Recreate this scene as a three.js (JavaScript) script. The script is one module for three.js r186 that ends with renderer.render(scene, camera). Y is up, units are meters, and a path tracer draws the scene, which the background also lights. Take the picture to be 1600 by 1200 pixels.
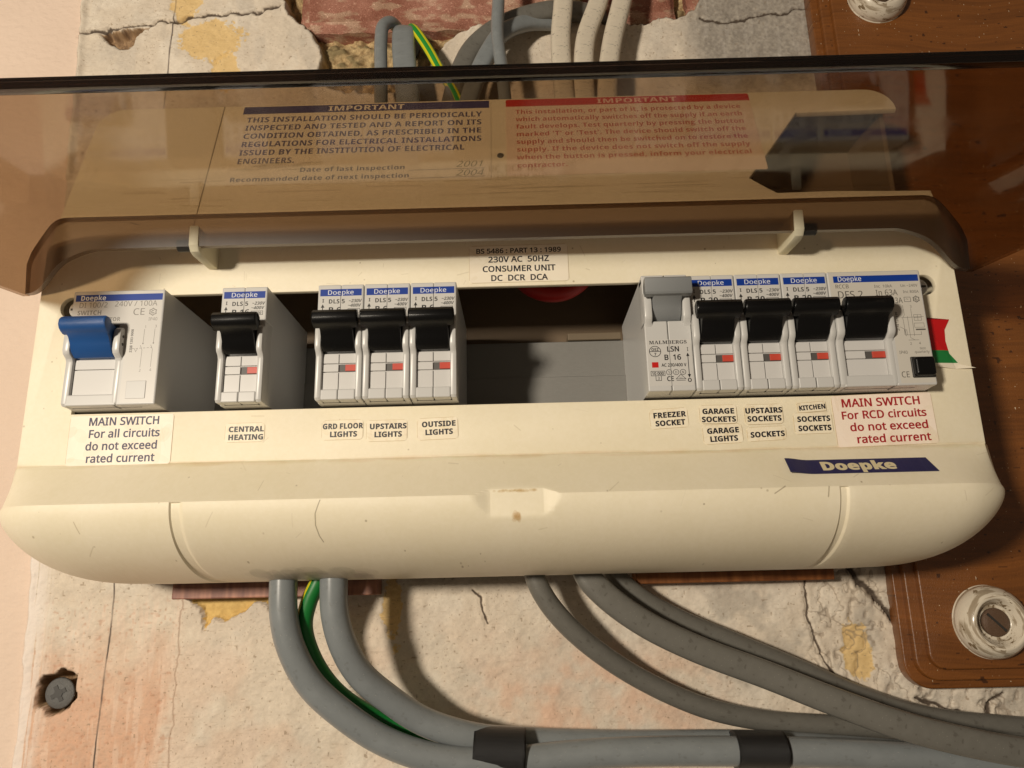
import * as THREE from 'three';
import { RoundedBoxGeometry } from 'three/addons/geometries/RoundedBoxGeometry.js';
import { mergeGeometries, toCreasedNormals, mergeVertices } from 'three/addons/utils/BufferGeometryUtils.js';

// ---------------------------------------------------------------- camera, light, exposure
const scene = new THREE.Scene();
const camera = new THREE.PerspectiveCamera(53.05, 4 / 3, 0.01, 20);
camera.rotation.order = 'YXZ';
camera.position.set(0.0074, -0.0897, 0.3584);
camera.rotation.set(THREE.MathUtils.degToRad(14.63), THREE.MathUtils.degToRad(0.4), THREE.MathUtils.degToRad(-1.33));
const renderer = new THREE.WebGLRenderer();
renderer.toneMapping = THREE.LinearToneMapping;
renderer.toneMappingExposure = 1.0;
renderer.shadowMap.enabled = true;
scene.background = new THREE.Color().setRGB(0.115, 0.092, 0.069);      // dim, even room light around the wall
const bulb = new THREE.PointLight(new THREE.Color().setRGB(1, 0.885, 0.725), 2.4, 0, 2);
bulb.position.set(-0.43, 0.01, 0.85);                                // a bulb to the left, behind the photographer
bulb.castShadow = true; bulb.shadow.radius = 2.3; bulb.shadow.camera.near = 0.05; bulb.shadow.camera.far = 3;
bulb.name = 'room_bulb';
scene.add(bulb);

// ---------------------------------------------------------------- helpers (all shapes are given in millimetres)
const MM = 0.001, PI = Math.PI;
let seed = 7;
const rnd = () => { seed = (seed * 1664525 + 1013904223) >>> 0; return seed / 4294967296; };
const clamp = (x, a = 0, b = 1) => Math.min(b, Math.max(a, x));
const sstep = (a, b, x) => { const t = clamp((x - a) / (b - a)); return t * t * (3 - 2 * t); };
const mix = (a, b, t) => a + (b - a) * t;
function hash(x, y) { let h = Math.imul(x, 374761393) + Math.imul(y, 668265263) | 0; h = Math.imul(h ^ (h >>> 13), 1274126177); return ((h ^ (h >>> 16)) >>> 0) / 4294967296; }
function vnoise(x, y) {
  const xi = Math.floor(x), yi = Math.floor(y), fx = x - xi, fy = y - yi, u = fx * fx * (3 - 2 * fx), v = fy * fy * (3 - 2 * fy);
  const a = hash(xi, yi), b = hash(xi + 1, yi), c = hash(xi, yi + 1), d = hash(xi + 1, yi + 1);
  return a + (b - a) * u + (c - a) * v + (a - b - c + d) * u * v;
}
function fbm(x, y, o = 4) { let s = 0, a = 0.5, n = 0; for (let i = 0; i < o; i++) { s += a * vnoise(x + i * 17.3, y - i * 9.1); n += a; x *= 2.03; y *= 2.03; a *= 0.5; } return s / n; }
const used = new Map();
function numbered(n) { const k = used.get(n) ?? 0; used.set(n, k + 1); return k ? n + '_' + String(k).padStart(3, '0') : n; }
function prep(g) { const h = g.index ? g.toNonIndexed() : g; for (const k of Object.keys(h.attributes)) if (!['position', 'normal', 'uv'].includes(k)) h.deleteAttribute(k); h.morphAttributes = {}; return h; }
function join(list) { return list.length === 1 ? list[0] : mergeGeometries(list.map(prep)); }
function obj(name, geos, material, parent = scene) {
  const g = join(Array.isArray(geos) ? geos : [geos]);
  g.scale(MM, MM, MM);
  const m = new THREE.Mesh(g, material);
  m.name = parent === scene ? numbered(name) : name;
  m.castShadow = m.receiveShadow = true;
  parent.add(m);
  return m;
}
function thing(name, label, category, [x, y, z] = [0, 0, 0], group) {
  const o = new THREE.Group(); o.name = numbered(name); o.position.set(x * MM, y * MM, z * MM);
  o.userData = { label, category }; if (group) o.userData.group = group;
  scene.add(o); return o;
}
function tag(o, label, category, group) { Object.assign(o.userData, { label, category }); if (group) o.userData.group = group; return o; }
const box = (w, h, d, x, y, z) => new THREE.BoxGeometry(w, h, d).translate(x, y, z);
const rbox = (w, h, d, x, y, z, r = 0.4, s = 2) => new RoundedBoxGeometry(w, h, d, s, r).translate(x, y, z);
// y-z outline drawn as [y, z] pairs, extruded along x from x0 to x1, edges bevelled
function slab(pts, x0, x1, bevel = 0.3) {
  const s = new THREE.Shape(pts.map(([y, z]) => new THREE.Vector2(-z, y)));
  const g = new THREE.ExtrudeGeometry(s, { depth: x1 - x0 - 2 * bevel, bevelEnabled: bevel > 0, bevelSize: bevel, bevelOffset: -bevel, bevelThickness: bevel, bevelSegments: 2, curveSegments: 8 });
  g.translate(0, 0, x0 + bevel); g.rotateY(PI / 2);
  return toCreasedNormals(g, 0.6);
}
function rrect(w, h, r) {
  const s = new THREE.Shape(), a = w / 2, b = h / 2;
  s.moveTo(-a + r, -b); s.lineTo(a - r, -b); s.absarc(a - r, -b + r, r, -PI / 2, 0); s.lineTo(a, b - r); s.absarc(a - r, b - r, r, 0, PI / 2);
  s.lineTo(-a + r, b); s.absarc(-a + r, b - r, r, PI / 2, PI); s.lineTo(-a, -b + r); s.absarc(-a + r, -b + r, r, PI, PI * 1.5);
  return s;
}
function boxUV(g, x0, y0, w, h) { const p = g.attributes.position, u = g.attributes.uv; for (let i = 0; i < p.count; i++) u.setXY(i, (p.getX(i) - x0) / w, (p.getY(i) - y0) / h); return g; }
// a thin printed card: rounded outline, its print spread over the front
function card(w, h, r, t = 0.15) { const g = new THREE.ExtrudeGeometry(rrect(w, h, r), { depth: t, bevelEnabled: false, curveSegments: 5 }); return boxUV(g, -w / 2, -h / 2, w, h); }
function canvasTex(w, h, draw) {
  const c = document.createElement('canvas'); c.width = w; c.height = h;
  const x = c.getContext('2d'); draw(x, w, h);
  const t = new THREE.CanvasTexture(c); t.colorSpace = THREE.SRGBColorSpace; t.anisotropy = 8; return t;
}
function dataTex(w, h, f, srgb = true) {
  const d = new Uint8Array(w * h * 4);
  for (let j = 0; j < h; j++) for (let i = 0; i < w; i++) { const c = f(i / w, j / h), k = (j * w + i) * 4; d[k] = clamp(c[0], 0, 255); d[k + 1] = clamp(c[1], 0, 255); d[k + 2] = clamp(c[2], 0, 255); d[k + 3] = 255; }
  const t = new THREE.DataTexture(d, w, h); t.magFilter = THREE.LinearFilter; t.minFilter = THREE.LinearFilter; t.wrapS = t.wrapT = THREE.RepeatWrapping;
  if (srgb) t.colorSpace = THREE.SRGBColorSpace; t.needsUpdate = true; return t;
}
function txt(x, s, px, py, size, { color = '#222', wide = 1, weight = '', align = 'left', slant = 0, font = 'sans-serif', bold = 0 } = {}) {
  x.save(); x.translate(px, py); x.transform(1, 0, -slant, 1, 0, 0); x.scale(wide, 1); x.fillStyle = color; x.textAlign = align; x.textBaseline = 'alphabetic';
  x.font = `${weight} ${size}px ${font}`.trim(); x.fillText(s, 0, 0); if (bold) { x.strokeStyle = color; x.lineWidth = bold * size; x.strokeText(s, 0, 0); } x.restore();
}
const grain = dataTex(256, 256, (u, v) => { const n = 128 + 90 * (fbm(u * 64, v * 64, 3) - 0.5) + 60 * (rnd() - 0.5); return [n, n, n]; }, false);
const grainTo = (rx, ry) => { const t = grain.clone(); t.repeat.set(rx, ry); t.needsUpdate = true; return t; };
const std = (o) => new THREE.MeshStandardMaterial(o);
const lin = (r, g, b) => new THREE.Color().setRGB(r, g, b);

// ---------------------------------------------------------------- materials
const coverMap = canvasTex(2048, 1280, (x, w, h) => {
  // print area: x -200..200, y -95..155 mm (front projection)
  const X = (a) => (a + 200) / 400 * w, Y = (b) => (155 - b) / 250 * h, k = w / 400;
  const im = x.createImageData(w, h), d = im.data;
  for (let j = 0; j < h; j++) for (let i = 0; i < w; i++) {
    const a = i / k, b = j / k, n = (fbm(a * 0.05, b * 0.05, 4) - 0.5) * 9 + (fbm(a * 0.9 + 50, b * 0.9, 2) - 0.5) * 5;
    const q = (j * w + i) * 4; d[q] = 236 + n * 0.8; d[q + 1] = 226 + n * 0.9; d[q + 2] = 200 + n * 1.4; d[q + 3] = 255;
  }
  x.putImageData(im, 0, 0);
  x.lineCap = 'round';
  const mark = (pts, c, lw) => { x.strokeStyle = c; x.lineWidth = lw; x.beginPath(); pts.forEach(([a, b], i) => i ? x.lineTo(X(a), Y(b)) : x.moveTo(X(a), Y(b))); x.stroke(); };
  mark([[-62.5, -59.5], [-64.2, -64], [-64.4, -68], [-63.6, -71.5], [-62.6, -73.5]], 'rgba(100,88,66,0.7)', 1.3);
  mark([[-149, -65], [-147.6, -69]], 'rgba(140,125,96,0.5)', 1.3);
  mark([[100, -58.5], [96, -61]], 'rgba(110,95,70,0.6)', 1.6);
  mark([[115, -59], [114.5, -62.5]], 'rgba(110,95,70,0.6)', 1.6);
  for (let i = 0; i < 90; i++) { x.fillStyle = `rgba(95,75,45,${0.15 + 0.3 * rnd()})`; x.beginPath(); x.arc(X(-180 + 360 * rnd()), Y(-88 + 130 * rnd()), 0.6 + 1.6 * rnd(), 0, 7); x.fill(); }
  for (let i = 0; i < 26; i++) { x.fillStyle = `rgba(150,105,35,${0.08 + 0.1 * rnd()})`; x.beginPath(); x.ellipse(X(-2 + 16 * rnd()), Y(-57.3 - 0.6 * rnd()), 7 * rnd() + 2, 2, 0, 0, 7); x.fill(); }
  for (let i = 0; i < 10; i++) { x.fillStyle = 'rgba(150,100,40,0.14)'; x.beginPath(); x.ellipse(X(5 + 2 * rnd()), Y(-65.6 - 2.2 * rnd()), 3 + 3 * rnd(), 3 + 5 * rnd(), 0, 0, 7); x.fill(); }
  for (let i = 0; i < 70; i++) { x.fillStyle = `rgba(70,62,48,${0.02 + 0.05 * rnd()})`; x.beginPath(); x.ellipse(X(-92 + 40 * rnd()), Y(-83 - 3 * rnd()), 6 + 26 * rnd(), 3 + 6 * rnd(), 0, 0, 7); x.fill(); }
  for (let i = 0; i < 160; i++) { const a = -178 + 356 * rnd(), b = -84 + 128 * rnd(), an = rnd() * 7, l = 1 + 5 * rnd(); mark([[a, b], [a + l * Math.cos(an), b + l * Math.sin(an)]], `rgba(${rnd() < 0.5 ? '120,100,66' : '252,246,228'},${0.06 + 0.16 * rnd()})`, 0.8 + rnd()); }
  for (let i = 0; i < 240; i++) { x.fillStyle = `rgba(176,140,78,${0.015 + 0.03 * rnd()})`; x.beginPath(); x.ellipse(X(-182 + 364 * rnd()), Y(-42.6 - 1.6 * rnd()), 10 + 40 * rnd(), 2 + 3 * rnd(), 0, 0, 7); x.fill(); }
  // pencil line, smudges and hairs on the sloping upper part
  mark([[-123.3, 52], [-123.6, 130]], 'rgba(75,60,40,0.7)', 2.2);
  for (let i = 0; i < 60; i++) { const a = -170 + 300 * rnd(), b = 66 + 16 * rnd(); mark([[a, b], [a + 10 + 26 * rnd(), b + 2 * (rnd() - 0.5)]], `rgba(85,65,35,${0.05 + 0.12 * rnd()})`, 1 + 3 * rnd()); }
  mark([[-150, 58], [-146, 56.5]], 'rgba(60,50,30,0.7)', 1.6);
});
const lidSmear = dataTex(1024, 512, (u, v) => { const n = fbm(u * 14, v * 7, 4), w = fbm(u * 60 + 5, v * 5 + 8, 3), sc = vnoise(u * 30 + v * 90, v * 900 - u * 400); const k = 60 + 70 * sstep(0.5, 0.75, n) + 50 * sstep(0.55, 0.7, w) + (sc > 0.93 ? 90 : 0) + (rnd() > 0.9985 ? 150 : 0); return [k, k, k]; }, false);
const M = {
  cover: std({ map: coverMap, roughness: 0.42, bumpMap: grainTo(50, 31), bumpScale: 0.00011 }),
  cream: std({ color: lin(0.80, 0.74, 0.55), roughness: 0.45 }),
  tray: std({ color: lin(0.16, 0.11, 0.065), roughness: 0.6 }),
  grey: std({ color: lin(0.57, 0.565, 0.55), roughness: 0.32 }),
  greyLight: std({ color: lin(0.62, 0.61, 0.595), roughness: 0.3 }),
  black: new THREE.MeshPhysicalMaterial({ color: lin(0.004, 0.004, 0.0042), roughness: 0.26, specularIntensity: 0.6, bumpMap: grainTo(1, 1), bumpScale: 0.00002 }),
  blue: std({ color: lin(0.012, 0.075, 0.26), roughness: 0.36, bumpMap: grainTo(2, 2), bumpScale: 0.00006 }),
  greyHandle: std({ color: lin(0.22, 0.23, 0.235), roughness: 0.45 }),
  dark: std({ color: lin(0.03, 0.028, 0.025), roughness: 0.5 }),
  slot: std({ color: lin(0.09, 0.085, 0.08), roughness: 0.5 }),
  red: std({ color: lin(0.55, 0.07, 0.045), roughness: 0.35 }),
  rail: std({ color: lin(0.22, 0.215, 0.2), roughness: 0.5, metalness: 0.3, bumpMap: grainTo(3, 3), bumpScale: 0.0001 }),
  steel: std({ color: lin(0.45, 0.44, 0.42), roughness: 0.4, metalness: 0.8 }),
  whiteScrew: std({ color: lin(0.62, 0.6, 0.56), roughness: 0.4 }),
  tape: std({ color: lin(0.012, 0.012, 0.013), roughness: 0.38, bumpMap: grainTo(2, 1), bumpScale: 0.0003 }),
  brownScrew: std({ color: lin(0.12, 0.07, 0.042), roughness: 0.5, metalness: 0.15, bumpMap: grainTo(1, 1), bumpScale: 0.0003 }),
  lid: new THREE.MeshPhysicalMaterial({ color: lin(0.62, 0.525, 0.42), transmission: 1, thickness: 0, roughness: 0.3, roughnessMap: lidSmear, ior: 1.5, specularIntensity: 0.62 }),
  lidWall: new THREE.MeshPhysicalMaterial({ color: lin(0.43, 0.335, 0.255), transmission: 1, thickness: 0, roughness: 0.42, ior: 1.5, bumpMap: grainTo(40, 2), bumpScale: 0.00004 }),
  lidLip: new THREE.MeshPhysicalMaterial({ color: lin(1, 1, 1), transmission: 1, thickness: 0.003, attenuationColor: lin(0.10, 0.075, 0.065), attenuationDistance: 0.0026, roughness: 0.12, ior: 1.5 }),
};

// ---------------------------------------------------------------- the wall: broken plaster, brick behind it
const WX0 = -330, WX1 = 330, WY0 = -200, WY1 = 262;
const paintEdge = (y) => -229 + (200 - y) * 0.043 + 1.6 * (fbm(y * 0.12, 3, 3) - 0.5);
const recessTop = [[-122, 300], [-119, 232], [-116, 224], [-110, 213], [-103, 208.5], [-97, 198], [-95, 188], [-97, 172], [-80, 168], [-50, 165], [-36, 178], [-29, 196], [-16, 204], [-2, 209.5], [14, 212], [30, 208], [44, 209], [60, 206], [80, 205.5], [92, 207.5], [100, 208], [110, 212], [116, 222], [121, 240], [125, 300]];
function inPoly(P, x, y) { let c = false; for (let i = 0, j = P.length - 1; i < P.length; j = i++) { const [a, b] = P[i], [e, f] = P[j]; if ((b > y) !== (f > y) && x < (e - a) * (y - b) / (f - b) + a) c = !c; } return c; }
function distPoly(P, x, y, closed) { let m = 1e9; for (let i = closed ? 0 : 1, j = closed ? P.length - 1 : 0; i < P.length; j = i++) { const [a, b] = P[j], [e, f] = P[i], dx = e - a, dy = f - b, t = clamp(((x - a) * dx + (y - b) * dy) / (dx * dx + dy * dy)); m = Math.min(m, Math.hypot(x - a - t * dx, y - b - t * dy)); } return m; }
const bbox = (P, pad) => [Math.min(...P.map((p) => p[0])) - pad, Math.min(...P.map((p) => p[1])) - pad, Math.max(...P.map((p) => p[0])) + pad, Math.max(...P.map((p) => p[1])) + pad];
const near = (b, x, y) => x > b[0] && x < b[2] && y > b[1] && y < b[3];
const cracks = [   // polyline, half width, depth
  { p: [[-231, 210.6], [-206, 212], [-185, 215.3], [-157, 219.8], [-132, 220.7], [-119, 226]], w: 0.9, d: 3 },
  { p: [[150, -72], [152, -81], [158, -91], [164, -98], [171, -107]], w: 1.5, d: 4 },
  { p: [[133, -78], [134, -92], [133, -104], [137, -122], [144, -134], [152, -142]], w: 0.5, d: 1.2 },
  { p: [[112, 209], [122, 204], [134, 206], [150, 209.5], [172, 212]], w: 0.7, d: 2 },
  { p: [[176, -142], [190, -146], [206, -150], [224, -152]], w: 1.1, d: 3 }, { p: [[206, -150], [208, -143], [214, -139]], w: 0.9, d: 3 }, { p: [[220, -152], [230, -143]], w: 1.0, d: 3 },
  { p: [[-48, -86], [-44, -90], [-43, -96], [-41.5, -101]].map(([a, b]) => [a + 33, b - 5]), w: 0.7, d: 1.2 },
].map((c) => ({ ...c, b: bbox(c.p, 6) }));
const holeA = [[-219, 209], [-213, 203], [-206, 198], [-199, 199], [-196, 206], [-189, 213], [-200, 211.5], [-210, 211]];
const holeB = [[-208.5, -128], [-206, -123.5], [-198, -121.5], [-190, -123.5], [-188.5, -132], [-192, -138], [-200, -140.5], [-207, -136]];
const holes = [{ p: holeA, d: 7 }, { p: holeB, d: 11 }].map((h) => ({ ...h, b: bbox(h.p, 5) }));
const yellow = [
  { c: [-156, 203], r: [17, 13] }, { c: [-146, 184], r: [7, 12] }, { c: [-171, 226], r: [9, 11] },
  { c: [-51, -101], r: [5, 17] }, { c: [154, -122], r: [6, 13] },
];
const flake = [[-143, -84], [-141, -95], [-137, -98], [-135, -106], [-131, -100.5], [-126, -102], [-121, -100], [-117, -99.5], [-113.5, -94.5], [-109, -95], [-105, -99.5], [-101, -96], [-98, -84]];
const flakeB = bbox(flake, 4), recB = bbox(recessTop, 8);
function wallAt(x, y, fine) {
  // returns [height mm, r, g, b]
  const n1 = fbm(x * 0.03 + 7, y * 0.03, 5), n2 = fbm(x * 0.11 + 31, y * 0.11 + 5, 4), n3 = fine ? fbm(x * 0.7, y * 0.7 + 9, 3) : 0.5, n4 = fine ? vnoise(x * 3.1, y * 3.1) : 0.5;
  let h = (n1 - 0.5) * 2.6 + (n2 - 0.5) * 1.5 + (n3 - 0.5) * 0.35;
  // skim coat colours
  let r = 216, g = 203, b = 185;
  const blot = (t, R, G, B) => { r = mix(r, R, t); g = mix(g, G, t); b = mix(b, B, t); };
  blot(sstep(0.5, 0.72, fbm(x * 0.045 + 90, y * 0.045 - 20, 4)) * 0.3, 196, 188, 176);
  blot(sstep(0.45, 0.7, fbm(x * 0.09 - 40, y * 0.06, 4)) * 0.4, 230, 222, 208);
  // pink gypsum showing through, low on the wall
  const pinkZone = sstep(-92, -150, y + 26 * (n2 - 0.5)) * (1 - sstep(-157, -144, x + 10 * (n2 - 0.5) + 6 * (n3 - 0.5)));
  blot(clamp(pinkZone * 1.1) * (0.55 + 0.4 * n3) , 214, 166, 136);
  blot(sstep(0.5, 0.75, fbm(x * 0.05 + 11, y * 0.05 + 77, 4)) * sstep(-90, -130, y) * sstep(120, 60, x) * 0.35, 216, 182, 158);
  blot(sstep(40, 16, Math.hypot((x - 40) * 0.55, y + 143)) * sstep(0.3, 0.7, n2) * 0.6, 212, 170, 144);
  // cement-grey skim on the right of the top and in patches lower right
  const greyZone = sstep(96, 118, x + 14 * (n2 - 0.5)) * sstep(150, 175, y);
  blot(greyZone * 0.85, 150 + 40 * (n3 - 0.5), 143 + 40 * (n3 - 0.5), 134 + 36 * (n3 - 0.5));
  blot(greyZone * sstep(0.62, 0.7, fbm(x * 0.5, y * 0.07 + 3, 3)) * 0.25, 196, 190, 182);
  blot(sstep(0.52, 0.68, fbm(x * 0.07 + 3, y * 0.07 + 41, 4)) * sstep(60, 90, x) * sstep(-60, -90, y) * 0.5, 168, 161, 150);
  blot(sstep(0.56, 0.7, fbm(x * 0.1 + 63, y * 0.035 + 8, 4)) * sstep(150, 170, y) * 0.25, 180, 172, 162);
  for (const q of yellow) { const t = Math.hypot((x - q.c[0]) / q.r[0], (y - q.c[1]) / q.r[1]) + (n2 - 0.5) * 1.1 + (n3 - 0.5) * 0.5; if (t < 1.2) { const k = sstep(1, 0.88, t); blot(k * 0.85, 224, 190, 128); h -= 0.4 * k; } }
  // speckles, pits and trowel marks
  // crumbling, trowelled filler beside the board and pitted pink plaster low on the left
  const crumb = sstep(128, 138, x) * sstep(-66, -76, y); if (crumb > 0) { const q = fbm(x * 0.09 + 15, y * 0.07, 4), q2 = Math.abs(fbm(x * 0.16 + 44, y * 0.12 + 3, 3) - 0.5); h += crumb * (3.0 * (q - 0.4) - 1.1 * sstep(0.05, 0, q2)); blot(crumb * sstep(0.035, 0.01, q2) * 0.45, 120, 106, 92); }
  if (fine) {
    const low = sstep(-86, -100, y) * sstep(-140, -150, x); if (low > 0) { const q = vnoise(x * 0.75 + 19, y * 0.75 + 71); h -= low * 0.3 * sstep(0.72, 0.9, q); blot(low * sstep(0.76, 0.92, q) * 0.3, 176, 120, 92); const wv = fbm(x * 0.5 + 8, y * 0.05 + 1, 3); blot(low * sstep(0.58, 0.68, wv) * 0.4, 232, 208, 188); }
    const sp = vnoise(x * 1.3 + 200, y * 1.3); if (sp > 0.9) blot((sp - 0.9) * 6 * sstep(0.4, 0.6, n1 + 0.1), 120, 100, 80);
    const sc = vnoise(x * 0.25 + 60, y * 2.6); if (sc > 0.86) blot((sc - 0.86) * 2.2, 150, 130, 108);
    const jit = (n4 - 0.5) * 10 + (n3 - 0.5) * 16 + (n2 - 0.5) * 14; r += jit; g += jit; b += jit * 0.95;
    const pit = vnoise(x * 0.9 - 77, y * 0.9 + 13); if (pit > 0.93) { h -= (pit - 0.93) * 10; blot(0.5, 140, 120, 98); }
  }
  // pencilled plumb line and the ragged joint beside the pink patch
  const pl = Math.abs(x + 178.6 + 0.9 * Math.sin(y * 0.02) + 0.8 * (fbm(9, y * 0.08, 3) - 0.5));
  if (pl < 0.7) blot((1 - sstep(0.12, 0.5, pl)) * (0.4 + 0.5 * sstep(0.3, 0.6, fbm(4, y * 0.09, 3))), 74, 64, 58);
  const pl2 = Math.abs(x + 146 + 2.2 * (fbm(2, y * 0.2, 3) - 0.5)); if (y < -88 && pl2 < 0.6) blot((1 - sstep(0.2, 0.5, pl2)) * 0.45, 150, 120, 100);
  // torn yellow paper under the batten
  if (near(flakeB, x, y) && inPoly(flake, x + 3 * (n3 - 0.5), y + 4 * (n2 - 0.5))) { blot(0.9, 214 + 40 * (n3 - 0.5), 178 + 40 * (n3 - 0.5), 104 + 30 * (n3 - 0.5)); h -= 2.6; }
  // painted strip beyond the broken plaster edge, a little proud and smooth
  const pe = paintEdge(y), e = x - pe;
  if (e < 14) {
    const low = sstep(-40, -70, y);
    const streak = low * sstep(0.4, 0.55, fbm(x * 1.3, y * 0.035, 4) + 0.3 * (1 - e / 14) - 0.08) * sstep(14, 2, e); h += 0.35 * streak;
    blot(streak * 0.85, 238, 228, 220);
    const p = sstep(0.8, -0.8, e);
    blot(p, 226 + (n1 - 0.5) * 8, 204 + (n1 - 0.5) * 8, 186 + (n1 - 0.5) * 8);
    h = mix(h, -2.5 + (n1 - 0.5) * 0.8, p);
    if (y > 120) { const lip = Math.exp(-((e - 1.5) ** 2) / 3); h += lip * 1.8; if (Math.abs(e) < 0.5) blot(0.6, 110, 92, 76); }
  }
  for (const c of cracks) if (near(c.b, x, y)) {
    const w = c.w * (0.45 + 1.1 * fbm(x * 0.35, y * 0.35 + 60, 3)), dd = distPoly(c.p, x + 3.4 * (n2 - 0.5), y + 4 * (fbm(x * 0.2 + 5, y * 0.2 + 90, 3) - 0.5), false);
    const k = sstep(w, w * 0.45, dd); h -= c.d * 0.6 * sstep(w + 0.5, w * 0.4, dd); blot(k * 0.85, 62, 50, 40); h += 0.35 * Math.exp(-((dd - w - 1.2) ** 2));
  }
  for (const o of holes) if (near(o.b, x, y)) {
    const wx = x + 4 * (n2 - 0.5), wy = y + 4 * (fbm(x * 0.3, y * 0.3 + 200, 3) - 0.5), inside = inPoly(o.p, wx, wy), dd = distPoly(o.p, wx, wy, true);
    if (inside) { const k = sstep(0, 2.2, dd); h -= o.d * k * (0.45 + 0.9 * fbm(x * 0.45 + 9, y * 0.45, 3)); blot(sstep(0, 0.8, dd), 150 + 90 * (n3 - 0.5), 122 + 80 * (n3 - 0.5), 92 + 60 * (n3 - 0.5)); }
  }
  if (near(recB, x, y)) {
    const wx = x + 5 * (n2 - 0.5), wy = y + 5 * (fbm(x * 0.25, y * 0.25 + 300, 3) - 0.5), inside = inPoly(recessTop, wx, wy), dd = distPoly(recessTop, wx, wy, true);
    if (inside) {
      const k = sstep(0, 2.2, dd), rough = fbm(x * 0.22 + 12, y * 0.22, 4);
      h = mix(h, -9 - 6 * sstep(196, 212, y) + 9 * (rough - 0.5) + 1.5 * (n3 - 0.5), k);
      const s = 70 * (n3 - 0.5) + 50 * (n4 - 0.5);
      blot(sstep(0, 1, dd), 176 + s, 152 + s, 112 + s * 0.8);
      blot(sstep(0.52, 0.66, rough) * sstep(0.5, 2, dd) * 0.6, 118, 106, 74);
    } else { h += 0.6 * Math.exp(-((dd - 1) ** 2)); }
  }
  return [h, r, g, b];
}
const TW = 2048, TH = 1434, wallBump = new Float32Array(1);
const wallTex = dataTex(TW, TH, (u, v) => { const a = wallAt(mix(WX0, WX1, u), mix(WY0, WY1, v), true); return [a[1], a[2], a[3]]; });
const wallFine = dataTex(1024, 1024, (u, v) => { const n = 128 + 150 * (fbm(u * 220, v * 220, 3) - 0.5) + 40 * (rnd() - 0.5); return [n, n, n]; }, false);
{
  const nx = 734, ny = 514, P = new Float32Array((nx + 1) * (ny + 1) * 3), U = new Float32Array((nx + 1) * (ny + 1) * 2), I = new Uint32Array(nx * ny * 6);
  for (let j = 0, k = 0; j <= ny; j++) for (let i = 0; i <= nx; i++, k++) {
    const x = mix(WX0, WX1, i / nx), y = mix(WY0, WY1, j / ny);
    P[k * 3] = i === 0 ? -1200 : i === nx ? 1200 : x; P[k * 3 + 1] = j === 0 ? -800 : j === ny ? 900 : y; P[k * 3 + 2] = wallAt(x, y, true)[0]; U[k * 2] = i / nx; U[k * 2 + 1] = j / ny;
  }
  for (let j = 0, k = 0; j < ny; j++) for (let i = 0; i < nx; i++) { const a = j * (nx + 1) + i, b = a + 1, c = a + nx + 1, d = c + 1; I.set([a, b, d, a, d, c], k); k += 6; }
  const g = new THREE.BufferGeometry(); g.setAttribute('position', new THREE.BufferAttribute(P, 3)); g.setAttribute('uv', new THREE.BufferAttribute(U, 2)); g.setIndex(new THREE.BufferAttribute(I, 1)); g.computeVertexNormals();
  const wall = obj('wall', g, std({ map: wallTex, roughness: 0.88, bumpMap: wallFine, bumpScale: 0.0008 }));
  wall.userData = { kind: 'structure' };
  // bricks laid bare at the top, each with worn faces
  const brickTex = dataTex(512, 256, (u, v) => { const x = u * 100, y = v * 50, n = fbm(x * 0.12, y * 0.12 + 5, 4), s = vnoise(x * 2.2, y * 2.2), w = sstep(0.46, 0.66, fbm(x * 0.2 + 40, y * 0.3, 4)) * 0.85; const j = (n - 0.5) * 60 + (rnd() - 0.5) * 22 + (s > 0.86 ? 40 : 0); return [mix(164, 192, w) + j, mix(112, 160, w) + j, mix(94, 136, w) + j]; });
  const brickMat = std({ map: brickTex, roughness: 0.9, bumpMap: grainTo(4, 2), bumpScale: 0.0012 });
  for (const [x0, x1, y0, y1, z] of [[-109, 42, 211.5, 276, -5], [50, 101, 212, 276, -5], [108, 150, 213, 276, -7]]) {
    const b = new RoundedBoxGeometry(x1 - x0, y1 - y0, 14, 10, 3), p = b.attributes.position;
    const q = new THREE.BoxGeometry(x1 - x0, y1 - y0, 14, 60, 30, 2), pq = q.attributes.position;
    for (let i = 0; i < pq.count; i++) {
      let X = pq.getX(i), Y = pq.getY(i), Z = pq.getZ(i); const ex = (x1 - x0) / 2 - Math.abs(X), ey = (y1 - y0) / 2 - Math.abs(Y), e = Math.min(ex, ey);
      if (Z > 0) Z += -3 * sstep(3.5, 0, e) + 2.4 * (fbm(X * 0.12 + x0, Y * 0.12, 4) - 0.5);
      const w = 2.2 * (fbm(X * 0.15 + 70 + x0, Y * 0.15 + 20, 3) - 0.5); if (ey < 0.1) Y += w; if (ex < 0.1) X += w;
      pq.setXYZ(i, X, Y, Z);
    }
    q.computeVertexNormals(); q.translate((x0 + x1) / 2, (y0 + y1) / 2, z - 7);
    { const pp = q.attributes.position, uu = q.attributes.uv; for (let i = 0; i < pp.count; i++) uu.setXY(i, (pp.getX(i) - x0 + pp.getZ(i)) / 160, (pp.getY(i) - y0 + pp.getZ(i)) / 70); }
    obj('brick', q, brickMat, wall);
  }
}

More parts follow.
